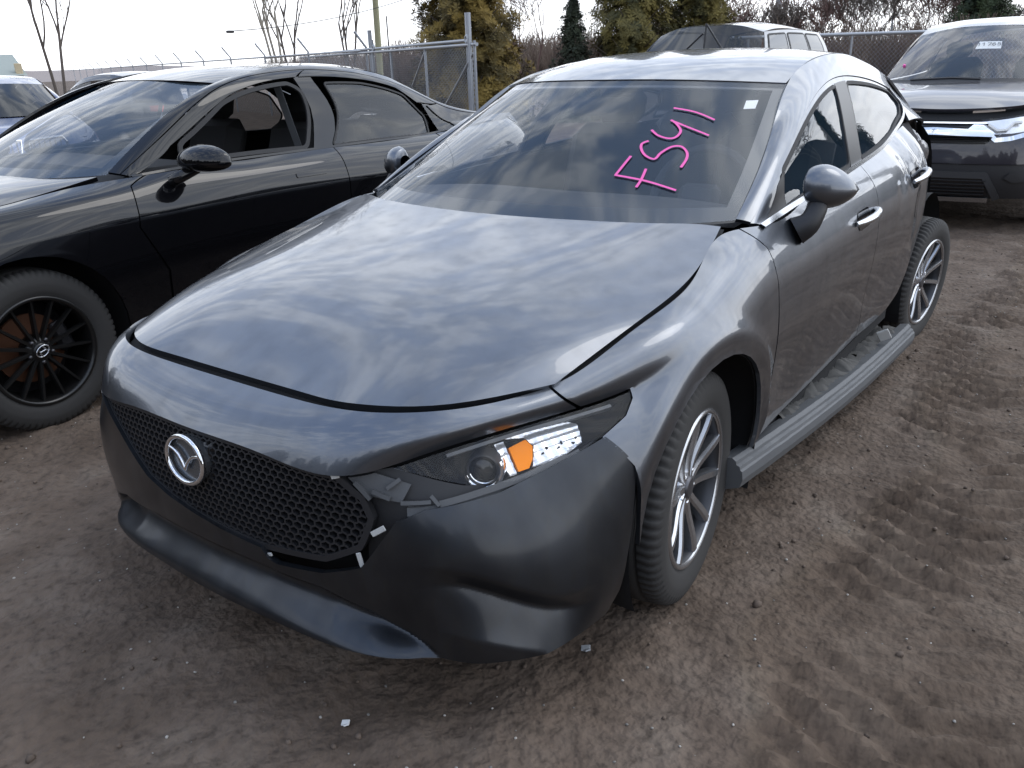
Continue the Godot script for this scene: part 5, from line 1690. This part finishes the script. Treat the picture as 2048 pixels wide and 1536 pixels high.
func build_boxy() -> void:
	# a tall square-cut vehicle whose wiper arms stand up
	var car := thing("off_roader", "boxy grey off-roader behind the hatchback with its wiper arms raised", "car", Vector3(-4.3, 0, -11.3), deg_to_rad(2))
	car.scale = Vector3(1.1, 1.0, 1.2)
	var paint := mat("grey_metal", lin(0.07, 0.07, 0.072), 0.3, 0.4, {"clearcoat_enabled": true, "clearcoat": 1.0, "clearcoat_roughness": 0.05})
	# lower body and hood
	add("body", boxed(Vector3(0, 0.80, -1.2), Vector3(2.0, 0.86, 4.4), 0.08), paint, car)
	var q := [Vector3(-0.86, 1.22, 0.0), Vector3(0.86, 1.22, 0.0), Vector3(0.70, 1.80, -0.42), Vector3(-0.66, 1.80, -0.42)]
	var ws := Loft.new(both([PackedVector3Array([Vector3(0, 1.2, 0.14), Vector3(0, 1.5, -0.14), Vector3(0, 1.84, -0.45)]), PackedVector3Array([Vector3(0.48, 1.2, 0.11), Vector3(0.46, 1.49, -0.16), Vector3(0.43, 1.83, -0.47)]), PackedVector3Array([Vector3(0.92, 1.2, -0.02), Vector3(0.87, 1.47, -0.25), Vector3(0.79, 1.72, -0.52)])]), [], false, -1.0)
	add("windshield", panel(ws, rect(0, 0, ws.ut[2], ws.vt[4]), 0.08, {"flange": 0.0}).mesh(), M.tinted_glass, car)
	var rf := Loft.new(both([PackedVector3Array([Vector3(0, 1.84, -0.45), Vector3(0, 1.88, -0.9), Vector3(0, 1.89, -2.0), Vector3(0, 1.80, -3.2)]), PackedVector3Array([Vector3(0.43, 1.83, -0.47), Vector3(0.43, 1.87, -0.9), Vector3(0.43, 1.88, -2.0), Vector3(0.43, 1.79, -3.2)]), PackedVector3Array([Vector3(0.79, 1.72, -0.52), Vector3(0.79, 1.765, -0.9), Vector3(0.79, 1.775, -2.0), Vector3(0.78, 1.73, -3.2)])]), [], false, -1.0)
	add("roof", panel(rf, rect(0, 0, rf.ut[3], rf.vt[4]), 0.08).mesh(), paint, car)
	for s in [1.0, -1.0]:
		var sd := Loft.new([PackedVector3Array([Vector3(1.0, 1.2, -0.05), Vector3(1.0, 1.2, -1.2), Vector3(1.0, 1.2, -3.3)]), PackedVector3Array([Vector3(0.92, 1.48, -0.28), Vector3(0.92, 1.48, -1.3), Vector3(0.92, 1.48, -3.28)]), PackedVector3Array([Vector3(0.80, 1.72, -0.53), Vector3(0.80, 1.76, -1.4), Vector3(0.79, 1.73, -3.2)])], [], false, 1.0)
		add("cabin_side", sided2(s, panel(sd, rect(0, 0, sd.ut[2], sd.vt[2]), 0.08)), paint, car)
		for w in [[0.16, 0.98], [1.10, 1.95], [2.05, 2.75]]:
			var poly := rounded(rect(w[0], 0.10, w[1], sd.vt[2] - 0.07), 0.05)
			add("window", sided2(s, panel(sd, poly, 0.08, {"inset": -0.006, "flange": 0.0})), M.tinted_glass, car)
			add("window_seal", sided2(s, strip(sd, poly + PackedVector2Array([poly[0]]), 0.03, 0.008)), M.rubber, car)
		for z in [-0.1, -2.7]:
			wheel(car, Vector3(0.80 * s, 0.37, z + 0.5), 0.0, 0.0, s, "ten_spoke", 0.37)
	for a in [[Vector3(0.18, 1.30, 0.13), Vector3(0.16, 1.86, 0.02)], [Vector3(0.50, 1.36, 0.04), Vector3(0.17, 1.84, 0.02)], [Vector3(-0.25, 1.36, 0.06), Vector3(0.14, 1.72, 0.06)]]:
		add("wiper_arm", tubed(PackedVector3Array([a[0], a[1]]), 0.014, 6), M.black_plastic, car)

# ---------- fences and the gate ----------
func chain_link(a: Vector3, b: Vector3, h: float, pitch: float, thick: float) -> ArrayMesh:
	var g := Geo.new()
	var l := a.distance_to(b)
	var d := (b - a) / l
	var n := int((l + h) / pitch)
	for k in n:
		for s in [0, 1]:
			# one wire that climbs at a slope from rail to rail
			var x0 := k * pitch - h
			var x1 := x0 + h
			var t0 := clampf(-x0 / h, 0.0, 1.0)
			var t1 := clampf((l - x0) / h, 0.0, 1.0)
			if t1 <= t0:
				continue
			var p := a + d * (x0 + h * t0) + Vector3.UP * h * t0
			var q := a + d * (x0 + h * t1) + Vector3.UP * h * t1
			if s == 1:
				p = a + d * (l - x0 - h * t0) + Vector3.UP * h * t0
				q = a + d * (l - x0 - h * t1) + Vector3.UP * h * t1
			g.tube(PackedVector3Array([p, q]), thick, 3, false, false)
	return g.mesh()

func build_fences() -> void:
	var steel: Material = M.galvanized
	# the sliding gate: a leaf of rails between tall posts
	var gate := thing("sliding_gate", "galvanized chain-link sliding gate with diagonal braces beside the brown cedar", "gate", Vector3(-7.6, 0, -9.75))
	var dir := Vector3(-5.45, 0, -3.1)
	var u := dir.normalized()
	var top := 1.68
	add("top_rail", tubed(PackedVector3Array([u * -0.25 + Vector3.UP * top, dir * 2.3 + Vector3.UP * (top + 0.02)]), 0.030, 10), steel, gate)
	add("upper_track", tubed(PackedVector3Array([u * 0.25 + Vector3.UP * (top + 0.07), dir * 3.4 + Vector3.UP * (top + 0.10)]), 0.026, 8), steel, gate)
	add("bottom_rail", tubed(PackedVector3Array([u * -0.2 + Vector3.UP * 0.12, dir * 2.3 + Vector3.UP * 0.12]), 0.028, 8), steel, gate)
	for k in [-0.15, 2.35, 4.6]:
		add("upright", tubed(PackedVector3Array([u * k + Vector3.UP * 0.12, u * k + Vector3.UP * (top - 0.02 if k > 0.0 else 1.74)]), 0.026, 8), steel, gate)
	add("brace", tubed(PackedVector3Array([u * 2.3 + Vector3.UP * 1.66, u * 4.5 + Vector3.UP * 0.14]), 0.020, 8), steel, gate)
	add("brace", tubed(PackedVector3Array([u * -0.1 + Vector3.UP * 1.55, u * 2.3 + Vector3.UP * 0.14]), 0.020, 8), steel, gate)
	for k in [0.20, 5.9]:
		var ring := PackedVector3Array()
		for i in 20:
			ring.append(u * k + Vector3(0, top + 0.09 + 0.055 * sin(TAU * i / 20), 0) + u * 0.055 * cos(TAU * i / 20) + Vector3(0.04, 0, 0.04))
		add("roller", tubed(ring, 0.022, 8, true), steel, gate)
	var net := add("wire_mesh", chain_link(u * -0.15 + Vector3.UP * 0.13, dir * 2.3 + Vector3.UP * 0.13, top - 0.14, 0.075, 0.0024), steel, gate)
	net.set_meta("kind", "stuff")
	for k in [[Vector3(-7.78, 0, -9.92), 2.18, 0.052, "thick galvanized gate post standing in front of the cedar"], [Vector3(-7.52, 0, -9.60), 1.98, 0.026, "thin galvanized post at the free end of the gate"], [Vector3(-13.1, 0, -12.95), 2.16, 0.05, "galvanized gate post behind the black sedan's rear window"], [Vector3(-12.85, 0, -12.75), 1.95, 0.035, "shorter galvanized post beside the gate's roller"]]:
		var p := add("gate_post", tubed(PackedVector3Array([Vector3.ZERO, Vector3.UP * k[1]]), k[2], 12), steel)
		p.position = k[0]
		tag(p, k[3], "post")
	# the long fence that runs off to the left
	var fence := thing("wire_fence", "long chain-link fence with slanted barbed-wire arms running off to the left", "fence", Vector3(-13.4, 0, -13.1))
	var far := Vector3(-60, 0, -24)
	var fu := far.normalized()
	add("top_rail", tubed(PackedVector3Array([Vector3.UP * 1.74, far + Vector3.UP * 1.76]), 0.028, 6), steel, fence)
	for k in 16:
		var p := fu * (k * 4.0)
		add("fence_post", tubed(PackedVector3Array([p, p + Vector3.UP * 1.8, p + Vector3(-0.12, 2.15, 0.22)]), 0.03, 6), steel, fence)
	for k in 2:
		add("barbed_wire", tubed(PackedVector3Array([Vector3(-0.06 * (k + 1), 1.93 + 0.12 * k, 0.11 * (k + 1)), far + Vector3(0, 1.93 + 0.12 * k, 0.2)]), 0.005, 4), steel, fence)
	add("wire_mesh", chain_link(Vector3.UP * 0.05, fu * 46.0 + Vector3.UP * 0.05, 1.68, 0.20, 0.0025), steel, fence).set_meta("kind", "stuff")
	var f2 := thing("wire_fence", "chain-link fence with a thick top rail in front of reddish brush behind the crossover", "fence", Vector3(-10.5, 0, -21.6))
	var far2 := Vector3(20, 0, -14)
	var f2u := far2.normalized()
	add("top_rail", tubed(PackedVector3Array([Vector3.UP * 1.83, f2u * 24.0 + Vector3.UP * 1.83]), 0.05, 8), steel, f2)
	for k in 9:
		var p := f2u * (k * 3.0)
		add("fence_post", tubed(PackedVector3Array([p, p + Vector3.UP * 1.85]), 0.035, 6), steel, f2)
	add("wire_mesh", chain_link(Vector3.UP * 0.05, f2u * 24.0 + Vector3.UP * 0.05, 1.76, 0.13, 0.003), steel, f2).set_meta("kind", "stuff")
	# poles and the wire
	mat("weathered_wood", lin(0.33, 0.32, 0.20), 0.85)
	for k in [[Vector3(-22.7, 0, -23.0), 9.0, 0.13, "tall weathered wooden utility pole beyond the gate", M.weathered_wood, 0.02], [Vector3(-13.7, 0, -41.4), 9.5, 0.16, "pale grey pole rising behind the boxy off-roader", steel, 0.03], [Vector3(-24.6, 0, -25.6), 3.3, 0.035, "thin dark stake beside the wooden utility pole", M.black_plastic, 0.0], [Vector3(-6.9, 0, -35.4), 2.7, 0.05, "thin grey stake standing in the brush left of the crossover", steel, 0.0]]:
		var p := add("pole", tubed(PackedVector3Array([Vector3.ZERO, Vector3(k[5] * k[1], k[1], 0)]), [k[2], k[2] * 0.75], 12), k[4])
		p.position = k[0]
		tag(p, k[3], "pole")
	var wire := PackedVector3Array()
	for k in 17:
		var w := k / 16.0
		var q := Vector3(-20.22, 2.46, -14.55).lerp(Vector3(-20.16, 3.55, -23.0), w)
		q.y -= 0.22 * (1.0 - pow(2.0 * w - 1.0, 2.0)) - 0.25 * w
		wire.append(q)
	var cable := thing("lamp_cable", "dark overhead cable with a small lamp at its end, above the sedan", "cable", Vector3.ZERO)
	add("cable", tubed(wire, 0.012, 5), M.black_plastic, cable)
	add("lamp_head", boxed(wire[0] + Vector3(-0.05, -0.02, 0.05), Vector3(0.16, 0.07, 0.2), 0.02), M.black_plastic, cable)
	# shed at the far left
	var shed := thing("shed", "low shed with a greenish grey roof behind the white car", "building", Vector3(-46.0, 0, -14.5), deg_to_rad(72))
	add("wall", boxed(Vector3(0, 0.75, 0), Vector3(10, 1.5, 5), 0.0), mat("white_siding", lin(0.7, 0.7, 0.68), 0.8), shed)
	var rg := Geo.new()
	rg.quad(Vector3(-5.3, 1.45, 2.9), Vector3(5.3, 1.45, 2.9), Vector3(5.2, 2.45, 0), Vector3(-5.2, 2.45, 0), Vector3.UP)
	rg.quad(Vector3(-5.3, 1.45, -2.9), Vector3(5.3, 1.45, -2.9), Vector3(5.2, 2.45, 0), Vector3(-5.2, 2.45, 0), Vector3.UP)
	add("roof", rg.mesh(), mat("green_grey_roof", lin(0.30, 0.33, 0.30), 0.8), shed)
	add("corner_board", boxed(Vector3(5.02, 1.0, 2.5), Vector3(0.3, 2.0, 0.3), 0.02), mat("tan_board", lin(0.5, 0.42, 0.28), 0.8), shed)
	# outside the frame to the right, seen in the glass and paint: a dark gabled barn
	var barn := thing("barn", "dark gabled barn to the right of the yard, mirrored in the side windows", "building", Vector3(10.5, 0, -31), deg_to_rad(-25))
	var bm := mat("dark_boards", lin(0.03, 0.035, 0.04), 0.85)
	add("wall", boxed(Vector3(0, 1.6, 0), Vector3(6, 3.2, 8), 0.0), bm, barn)
	var br := Geo.new()
	br.quad(Vector3(-3.3, 3.1, 4.2), Vector3(0, 5.0, 4.2), Vector3(0, 5.0, -4.2), Vector3(-3.3, 3.1, -4.2), Vector3(-1, 1, 0))
	br.quad(Vector3(3.3, 3.1, 4.2), Vector3(0, 5.0, 4.2), Vector3(0, 5.0, -4.2), Vector3(3.3, 3.1, -4.2), Vector3(1, 1, 0))
	br.tri3(Vector3(-3.0, 3.2, 4.0), Vector3(3.0, 3.2, 4.0), Vector3(0, 4.95, 4.0), Vector3(0, 0, 1))
	add("roof", br.mesh(), mat("dark_shingles", lin(0.02, 0.022, 0.025), 0.8), barn)

# ---------- trees and brush ----------
func grow(g: Geo, tips: PackedVector3Array, p: Vector3, d: Vector3, length: float, r: float, depth: int, spread: float, r_min: float) -> void:
	var n := 4
	var path := PackedVector3Array([p])
	var rr := [r]
	var q := p
	for k in n:
		d = (d + Vector3(rng.randf_range(-1, 1), rng.randf_range(-0.4, 0.7), rng.randf_range(-1, 1)) * 0.13).normalized()
		q += d * length / n
		path.append(q)
		rr.append(lerpf(r, maxf(r * 0.62, r_min), (k + 1.0) / n))
	g.tube(path, rr, 6 if r > 0.03 else 3, false, false)
	tips.append(q)
	if depth <= 0:
		return
	var kids := rng.randi_range(2, 3)
	for k in kids:
		var t := rng.randf_range(0.45, 1.0) if k else 1.0
		var at := path[0].lerp(path[n], t) if t < 1.0 else q
		if t < 1.0:
			at = path[int(t * n)]
		var side := Vector3(rng.randf_range(-1, 1), rng.randf_range(-0.1, 0.6), rng.randf_range(-1, 1)).normalized()
		grow(g, tips, at, (d + side * spread).normalized(), length * rng.randf_range(0.62, 0.85), maxf(rr[n] * rng.randf_range(0.6, 0.85), r_min), depth - 1, spread, r_min)

func bare_tree(label: String, at: Vector3, h: float, depth: int, spread: float, m: Material, stems := 1, group := "bare trees beyond the fence", r_min := 0.006, girth := 0.011) -> void:
	var t := thing("bare_tree", label, "tree", at, 0.0, group)
	var tg := Geo.new()
	var bg := Geo.new()
	var tips := PackedVector3Array()
	for s in stems:
		var lean := Vector3(rng.randf_range(-1, 1), 0, rng.randf_range(-1, 1)) * (0.05 if stems == 1 else 0.22)
		var base := lean * 0.6
		var p1 := base + (Vector3.UP + lean).normalized() * h * 0.42
		var path := PackedVector3Array([base, base.lerp(p1, 0.5) + Vector3(rng.randf_range(-0.05, 0.05), 0, rng.randf_range(-0.05, 0.05)) * h * 0.3, p1])
		var r := h * girth / sqrt(float(stems))
		tg.tube(path, [r, r * 0.85, r * 0.7], 8)
		for k in 3:
			grow(bg, tips, path[2].lerp(path[1], 0.25 * k), (Vector3.UP * 1.1 + lean + Vector3(rng.randf_range(-1, 1), 0, rng.randf_range(-1, 1)) * spread).normalized(), h * 0.24, r * 0.6, depth, spread, r_min)
	add("trunk", tg.mesh(), m, t)
	add("branches", bg.mesh(), m, t).set_meta("kind", "stuff")

func spray() -> ArrayMesh:
	# a small fan of flat scale-leaf twigs
	var g := Geo.new()
	for k in 7:
		var w := TAU * k / 7.0 + rng.randf() * 0.6
		var d := Vector3(cos(w), rng.randf_range(-0.2, 0.9), sin(w)).normalized()
		var s := d.cross(Vector3.UP).normalized() * 0.16
		var up := Vector3(0, 0.05, 0)
		g.tri3(-s * 0.25, s * 0.25, d * 0.6 + s * 0.7 + up, Vector3.UP)
		g.tri3(d * 0.25 - s, d * 0.35 + s * 0.2, d * 1.0 + up * 2.0, Vector3.UP)
		g.tri3(d * 0.5 - s * 0.3, d * 0.45 + s, d * 0.95 + s * 1.2 + up, Vector3.UP)
	return g.mesh()

func cedar(label: String, at: Vector3, h: float, r: float, n: int, tint: Array, leaf: float) -> void:
	var t := thing("cedar", label, "tree", at, 0.0, "")
	var tg := Geo.new()
	tg.tube(PackedVector3Array([Vector3.ZERO, Vector3(0, h * 0.5, 0), Vector3(0, h * 0.97, 0)]), [0.14, 0.09, 0.02], 8)
	# limbs
	add("trunk", tg.mesh(), M.bark, t)
	var lg := Geo.new()
	for k in 60:
		var y := h * rng.randf_range(0.05, 0.95)
		var w := rng.randf() * TAU
		var l := r * pow(1.0 - y / h, 0.6) * 0.9
		lg.tube(PackedVector3Array([Vector3(0, y, 0), Vector3(cos(w) * l, y + l * 0.5, sin(w) * l)]), [0.02, 0.006], 4, false, false)
	add("limbs", lg.mesh(), M.bark, t).set_meta("kind", "stuff")
	var nz := FastNoiseLite.new()
	nz.seed = int(at.x * 10.0)
	nz.frequency = 0.9
	nz.fractal_octaves = 2
	var mm := MultiMesh.new()
	mm.transform_format = MultiMesh.TRANSFORM_3D
	mm.use_colors = true
	mm.mesh = spray()
	mm.instance_count = n
	var k := 0
	while k < n:
		var y := h * pow(rng.randf(), 1.25)
		var w := rng.randf() * TAU
		var edge := r * pow(maxf(1.0 - y / h, 0.0), 0.62) * (0.78 + 0.55 * nz.get_noise_3d(cos(w) * 1.6, y * 1.2, sin(w) * 1.6))
		if y < h * 0.08:
			edge *= 0.85
		var f := pow(rng.randf(), 0.4)
		var clump := nz.get_noise_3d(cos(w) * 3.0 + 7.0, y * 2.2, sin(w) * 3.0)
		if clump < -0.24 and rng.randf() < 0.8:
			continue
		var p := Vector3(cos(w) * edge * f, y, sin(w) * edge * f)
		var out := Vector3(cos(w), 0.7, sin(w)).normalized()
		var b := Basis(Quaternion(Vector3.UP, out)) * Basis(Vector3.UP, rng.randf() * TAU)
		b = b.scaled(Vector3.ONE * leaf * rng.randf_range(0.6, 1.25))
		mm.set_instance_transform(k, Transform3D(b, p))
		var c: Color = tint[0].lerp(tint[1], clampf(0.5 + nz.get_noise_3d(cos(w) * 2.0, y * 1.4 + 9.0, sin(w) * 2.0) * 1.4 + rng.randf_range(-0.25, 0.25), 0, 1))
		mm.set_instance_color(k, c)
		k += 1
	var o := MultiMeshInstance3D.new()
	o.name = "crown"
	o.multimesh = mm
	o.material_override = M.leaf
	put(o, t)
	o.set_meta("kind", "stuff")

func build_plants() -> void:
	mat("bark", lin(0.12, 0.10, 0.085), 0.9)
	mat("pale_bark", lin(0.30, 0.27, 0.22), 0.9)
	mat("red_twig", lin(0.16, 0.10, 0.085), 0.9)
	var leaf := mat("leaf", Color(1, 1, 1), 0.8)
	leaf.vertex_color_use_as_albedo = true
	leaf.cull_mode = BaseMaterial3D.CULL_DISABLED
	cedar("brown-tinged cedar standing behind the gate's thick post", Vector3(-10.2, 0, -12.9), 5.4, 1.65, 14000, [Color(0.06, 0.046, 0.012), Color(0.22, 0.15, 0.030)], 0.12)
	cedar("wide olive-brown cedar left of the off-roader", Vector3(-8.6, 0, -17.2), 6.0, 1.55, 10000, [Color(0.045, 0.045, 0.014), Color(0.17, 0.135, 0.032)], 0.13)
	cedar("tall olive cedar just behind the off-roader's windshield", Vector3(-7.4, 0, -18.4), 5.6, 1.25, 8000, [Color(0.045, 0.045, 0.014), Color(0.17, 0.135, 0.032)], 0.13)
	cedar("small dark green spruce at the left foot of the wide cedar", Vector3(-9.5, 0, -16.0), 2.7, 0.85, 1500, [Color(0.015, 0.022, 0.012), Color(0.035, 0.045, 0.022)], 0.11)
	cedar("dark spruce top showing above the crossover's roof", Vector3(-4.1, 0, -37.4), 5.0, 2.1, 2300, [Color(0.014, 0.026, 0.012), Color(0.05, 0.07, 0.025)], 0.22)
	# mirrored in the side windows
	cedar("tall dark conifer right of the yard, mirrored in the rear window", Vector3(7.0, 0, -32), 9.0, 1.7, 4000, [Color(0.02, 0.025, 0.012), Color(0.06, 0.06, 0.025)], 0.22)
	for k in [["bare tree between the two cedars with fine drooping twigs", Vector3(-11.9, 0, -17.6), 4.6, 5, 0.75, M.red_twig, 3], ["slender bare tree left of the wooden pole", Vector3(-22.0, 0, -20.6), 7.0, 5, 0.42, M.bark, 3], ["tall bare tree with a pale trunk above the sedan's roof", Vector3(-21.2, 0, -17.2), 7.5, 5, 0.5, M.pale_bark, 3], ["bare twin-stemmed tree left of the gate's far post", Vector3(-23.2, 0, -19.0), 6.5, 5, 0.4, M.bark, 2], ["forked bare tree above the far left cars", Vector3(-26.2, 0, -12.2), 7.0, 4, 0.5, M.bark, 2]]:
		bare_tree(k[0], k[1], k[2], k[3], k[4], k[5], k[6])
	for k in [["bare spreading tree right of the olive cedar", Vector3(-9.6, 0, -25.5), 4.6], ["bare bushy tree behind the off-roader's roof", Vector3(-11.2, 0, -32.0), 5.2], ["twisted bare tree left of the grey pole", Vector3(-14.0, 0, -34.5), 5.4], ["bare thicket tree right of the grey pole", Vector3(-9.2, 0, -37.7), 4.9], ["leaning bare tree beyond the right-hand fence", Vector3(-7.6, 0, -34.5), 4.2], ["faint bare tree far behind the crossover's left pillar", Vector3(-7.0, 0, -48.0), 4.6]]:
		bare_tree(k[0], k[1], k[2], 5, 0.9, M.red_twig if rng.randf() < 0.5 else M.bark, 3)
	for k in 9:
		var w := k / 8.0
		var spot_ := Vector3(-13.5, 0, -29.0).lerp(Vector3(-1.0, 0, -44.0), w) + Vector3(rng.randf_range(-0.6, 0.6), 0, rng.randf_range(-2.0, 2.0))
		bare_tree(["leafless shrub behind the right-hand fence, first from the olive cedar", "low leafless thicket just right of the first shrub behind the fence", "broad leafless shrub between the off-roader and the grey pole", "leafless shrub rising over the off-roader's side windows", "twiggy shrub midway along the right-hand fence", "twiggy shrub just left of the thin grey stake", "thin leafless shrub right of the thin grey stake", "leafless shrub left of the crossover's roof corner", "leafless shrub half hidden by the crossover's roof"][k], spot_, rng.randf_range(3.0, 4.4), 5, 1.0, M.red_twig if k % 2 else M.bark, 4, "leafless shrubs behind the right-hand fence", 0.010)
	bare_tree("large bare tree right of the yard, mirrored in the driver's window", Vector3(8.3, 0, -26.5), 8.0, 6, 0.7, M.bark, 1, "", 0.014)
	# brush along the far side: one mass of twigs
	var twig := Geo.new()
	for k in 16:
		var w := rng.randf() * TAU
		var lean := rng.randf_range(0.1, 0.6)
		var p := Vector3(rng.randf_range(-0.3, 0.3), 0, rng.randf_range(-0.3, 0.3))
		var q := p + Vector3(cos(w) * lean, rng.randf_range(0.6, 1.05), sin(w) * lean)
		twig.tube(PackedVector3Array([p, p.lerp(q, 0.5) + Vector3(rng.randf_range(-0.08, 0.08), 0, 0), q]), [0.014, 0.010, 0.005], 3, false, false)
		for j in 3:
			var s := p.lerp(q, rng.randf_range(0.4, 0.9))
			twig.tube(PackedVector3Array([s, s + Vector3(rng.randf_range(-0.25, 0.25), rng.randf_range(0.05, 0.3), rng.randf_range(-0.25, 0.25))]), 0.005, 3, false, false)
	var spots := []
	for k in 2600:
		# far left along the fence, behind the gate, behind the right-hand fence
		var pick := rng.randf()
		var a := Vector3(-75, 0, -62).lerp(Vector3(-24, 0, -31), rng.randf())
		if pick > 0.35:
			a = Vector3(-26, 0, -29).lerp(Vector3(-10.5, 0, -27), rng.randf())
		if pick > 0.62:
			a = Vector3(-14, 0, -30).lerp(Vector3(6, 0, -44), rng.randf())
		spots.append([a + Vector3(rng.randf_range(-2.5, 2.5), 0, rng.randf_range(-5, 2)), rng.randf_range(1.3, 2.5)])
	var mm := MultiMesh.new()
	mm.transform_format = MultiMesh.TRANSFORM_3D
	mm.use_colors = true
	mm.mesh = twig.mesh()
	mm.instance_count = spots.size()
	for k in spots.size():
		mm.set_instance_transform(k, Transform3D(Basis(Vector3.UP, rng.randf() * TAU).scaled(Vector3(1.3, spots[k][1], 1.3)), spots[k][0]))
		mm.set_instance_color(k, Color(0.13, 0.085, 0.07).lerp(Color(0.22, 0.17, 0.13), rng.randf()))
	var o := MultiMeshInstance3D.new()
	o.name = "brush"
	o.multimesh = mm
	o.material_override = leaf
	put(o)
	tag(o, "reddish brown leafless brush massed beyond the fences", "brush")
	o.set_meta("kind", "stuff")
	# unseen foliage added behind the camera to darken reflections in bumper and doors
	var wm := MultiMesh.new()
	wm.transform_format = MultiMesh.TRANSFORM_3D
	wm.use_colors = true
	wm.mesh = spray()
	wm.instance_count = 13000
	for k in 13000:
		var w := deg_to_rad(rng.randf_range(-80, 62))
		var far_ := rng.randf_range(15.0, 22.0)
		var hh := 4.4 + 1.3 * sin(w * 13.0) * sin(w * 31.0)
		wm.set_instance_transform(k, Transform3D(Basis.from_euler(Vector3(rng.randf() * 2.0, rng.randf() * TAU, 0)).scaled(Vector3.ONE * rng.randf_range(0.35, 0.7)), Vector3(sin(w) * far_, hh * rng.randf(), cos(w) * far_)))
		wm.set_instance_color(k, Color(0.045, 0.04, 0.025).lerp(Color(0.10, 0.085, 0.06), rng.randf()))
	var wo := MultiMeshInstance3D.new()
	wo.name = "added_woods"
	wo.multimesh = wm
	wo.material_override = leaf
	put(wo)
	tag(wo, "dark foliage added unseen behind the camera to darken the bumper reflections", "added_woods")
	wo.set_meta("kind", "stuff")
	# the low wooded rise on the horizon
	var hg := Geo.new()
	var hn := FastNoiseLite.new()
	hn.frequency = 0.02
	hn.seed = 6
	var prev := []
	for k in 121:
		var w := lerpf(deg_to_rad(-120), deg_to_rad(60), k / 120.0)
		var d := Vector3(sin(w), 0, -cos(w))
		var now := [d * 240.0, d * 250.0 + Vector3.UP * (2.7 + 0.7 * hn.get_noise_1d(k * 14.0) + 0.6 * hn.get_noise_1d(k * 150.0)), d * 330.0 + Vector3.UP * 3.0]
		if prev.size():
			hg.quad(prev[0], now[0], now[1], prev[1], -d)
			hg.quad(prev[1], now[1], now[2], prev[2], Vector3.UP)
		prev = now
	add("hills", hg.mesh(), mat("hazy_far_wood", lin(0.30, 0.26, 0.24), 0.95)).set_meta("kind", "structure")  # distance haze is mixed into this paler wood colour

# ---------- small things on the mud ----------
func pebble(size: float, seed_: int) -> ArrayMesh:
	var s := SphereMesh.new()
	s.radius = 0.5
	s.height = 1.0
	s.radial_segments = 8
	s.rings = 5
	var g := Geo.new()
	var a := s.get_mesh_arrays()
	var nz := FastNoiseLite.new()
	nz.seed = seed_
	nz.frequency = 1.4
	for p in a[Mesh.ARRAY_VERTEX]:
		g.point(p * (1.0 + 0.5 * nz.get_noise_3dv(p)) * Vector3(1, 0.6, 0.8) * size, p.normalized())
	for k in range(0, a[Mesh.ARRAY_INDEX].size(), 3):
		g.tri(a[Mesh.ARRAY_INDEX][k], a[Mesh.ARRAY_INDEX][k + 1], a[Mesh.ARRAY_INDEX][k + 2])
	return g.mesh()

func flake(size: float) -> ArrayMesh:
	# a bent, angular chip
	var g := Geo.new()
	g.box(Transform3D(Basis.from_euler(Vector3(0.35, 0.5, 0.2)), Vector3(0, 0.002, 0)), Vector3(1.0, 0.22, 0.7) * size, 0.001)
	g.box(Transform3D(Basis.from_euler(Vector3(-0.5, 0.9, 0.1)), Vector3(0.35, 0.15, 0.25) * size), Vector3(0.6, 0.18, 0.5) * size, 0.001)
	return g.mesh()

func build_litter() -> void:
	var stone := mat("pale_stone", Color(1, 1, 1), 0.85)
	stone.vertex_color_use_as_albedo = true
	for s in 2:
		var n := 2800 if s == 0 else 1100
		var mm := MultiMesh.new()
		mm.transform_format = MultiMesh.TRANSFORM_3D
		mm.use_colors = true
		mm.mesh = pebble(1.0, 3 + s)
		mm.instance_count = n
		for k in n:
			var x := rng.randf_range(-3.0, 3.2)
			var z := rng.randf_range(-5.5, 1.65)
			var size := rng.randf_range(0.003, 0.010) if s == 0 else rng.randf_range(0.008, 0.018) * (1.0 if rng.randf() < 0.9 else 1.6)
			mm.set_instance_transform(k, Transform3D(Basis.from_euler(Vector3(rng.randf() * 0.6, rng.randf() * TAU, rng.randf() * 0.6)).scaled(Vector3.ONE * size), Vector3(x, ground_height(x, z) + size * 0.12, z)))
			var v := rng.randf()
			mm.set_instance_color(k, Color(0.30, 0.28, 0.25) * (0.5 + v) if s == 0 else Color(0.125, 0.092, 0.069) * (0.75 + 0.4 * v))
		var o := MultiMeshInstance3D.new()
		o.name = "gravel" if s == 0 else "mud_clods"
		o.multimesh = mm
		o.material_override = stone
		put(o)
		tag(o, "pale grit scattered over the mud" if s == 0 else "small dark clods loose on the mud", "gravel" if s == 0 else "clods")
		o.set_meta("kind", "stuff")
	for k in [[Vector3(0.391, 0, 0.907), 0.020, "white scrap lying on the mud in front of the bumper", lin(0.7, 0.7, 0.68)], [Vector3(0.72, 0, 0.38), 0.024, "grey plastic chip on the mud under the bumper corner", lin(0.35, 0.36, 0.37)]]:
		var o := add("scrap", flake(k[1]), mat("scrap_%s" % k[2].left(5).strip_edges(), k[3], 0.7))
		o.position = k[0] + Vector3(0, ground_height(k[0].x, k[0].z) + 0.006, 0)
		tag(o, k[2], "scrap")
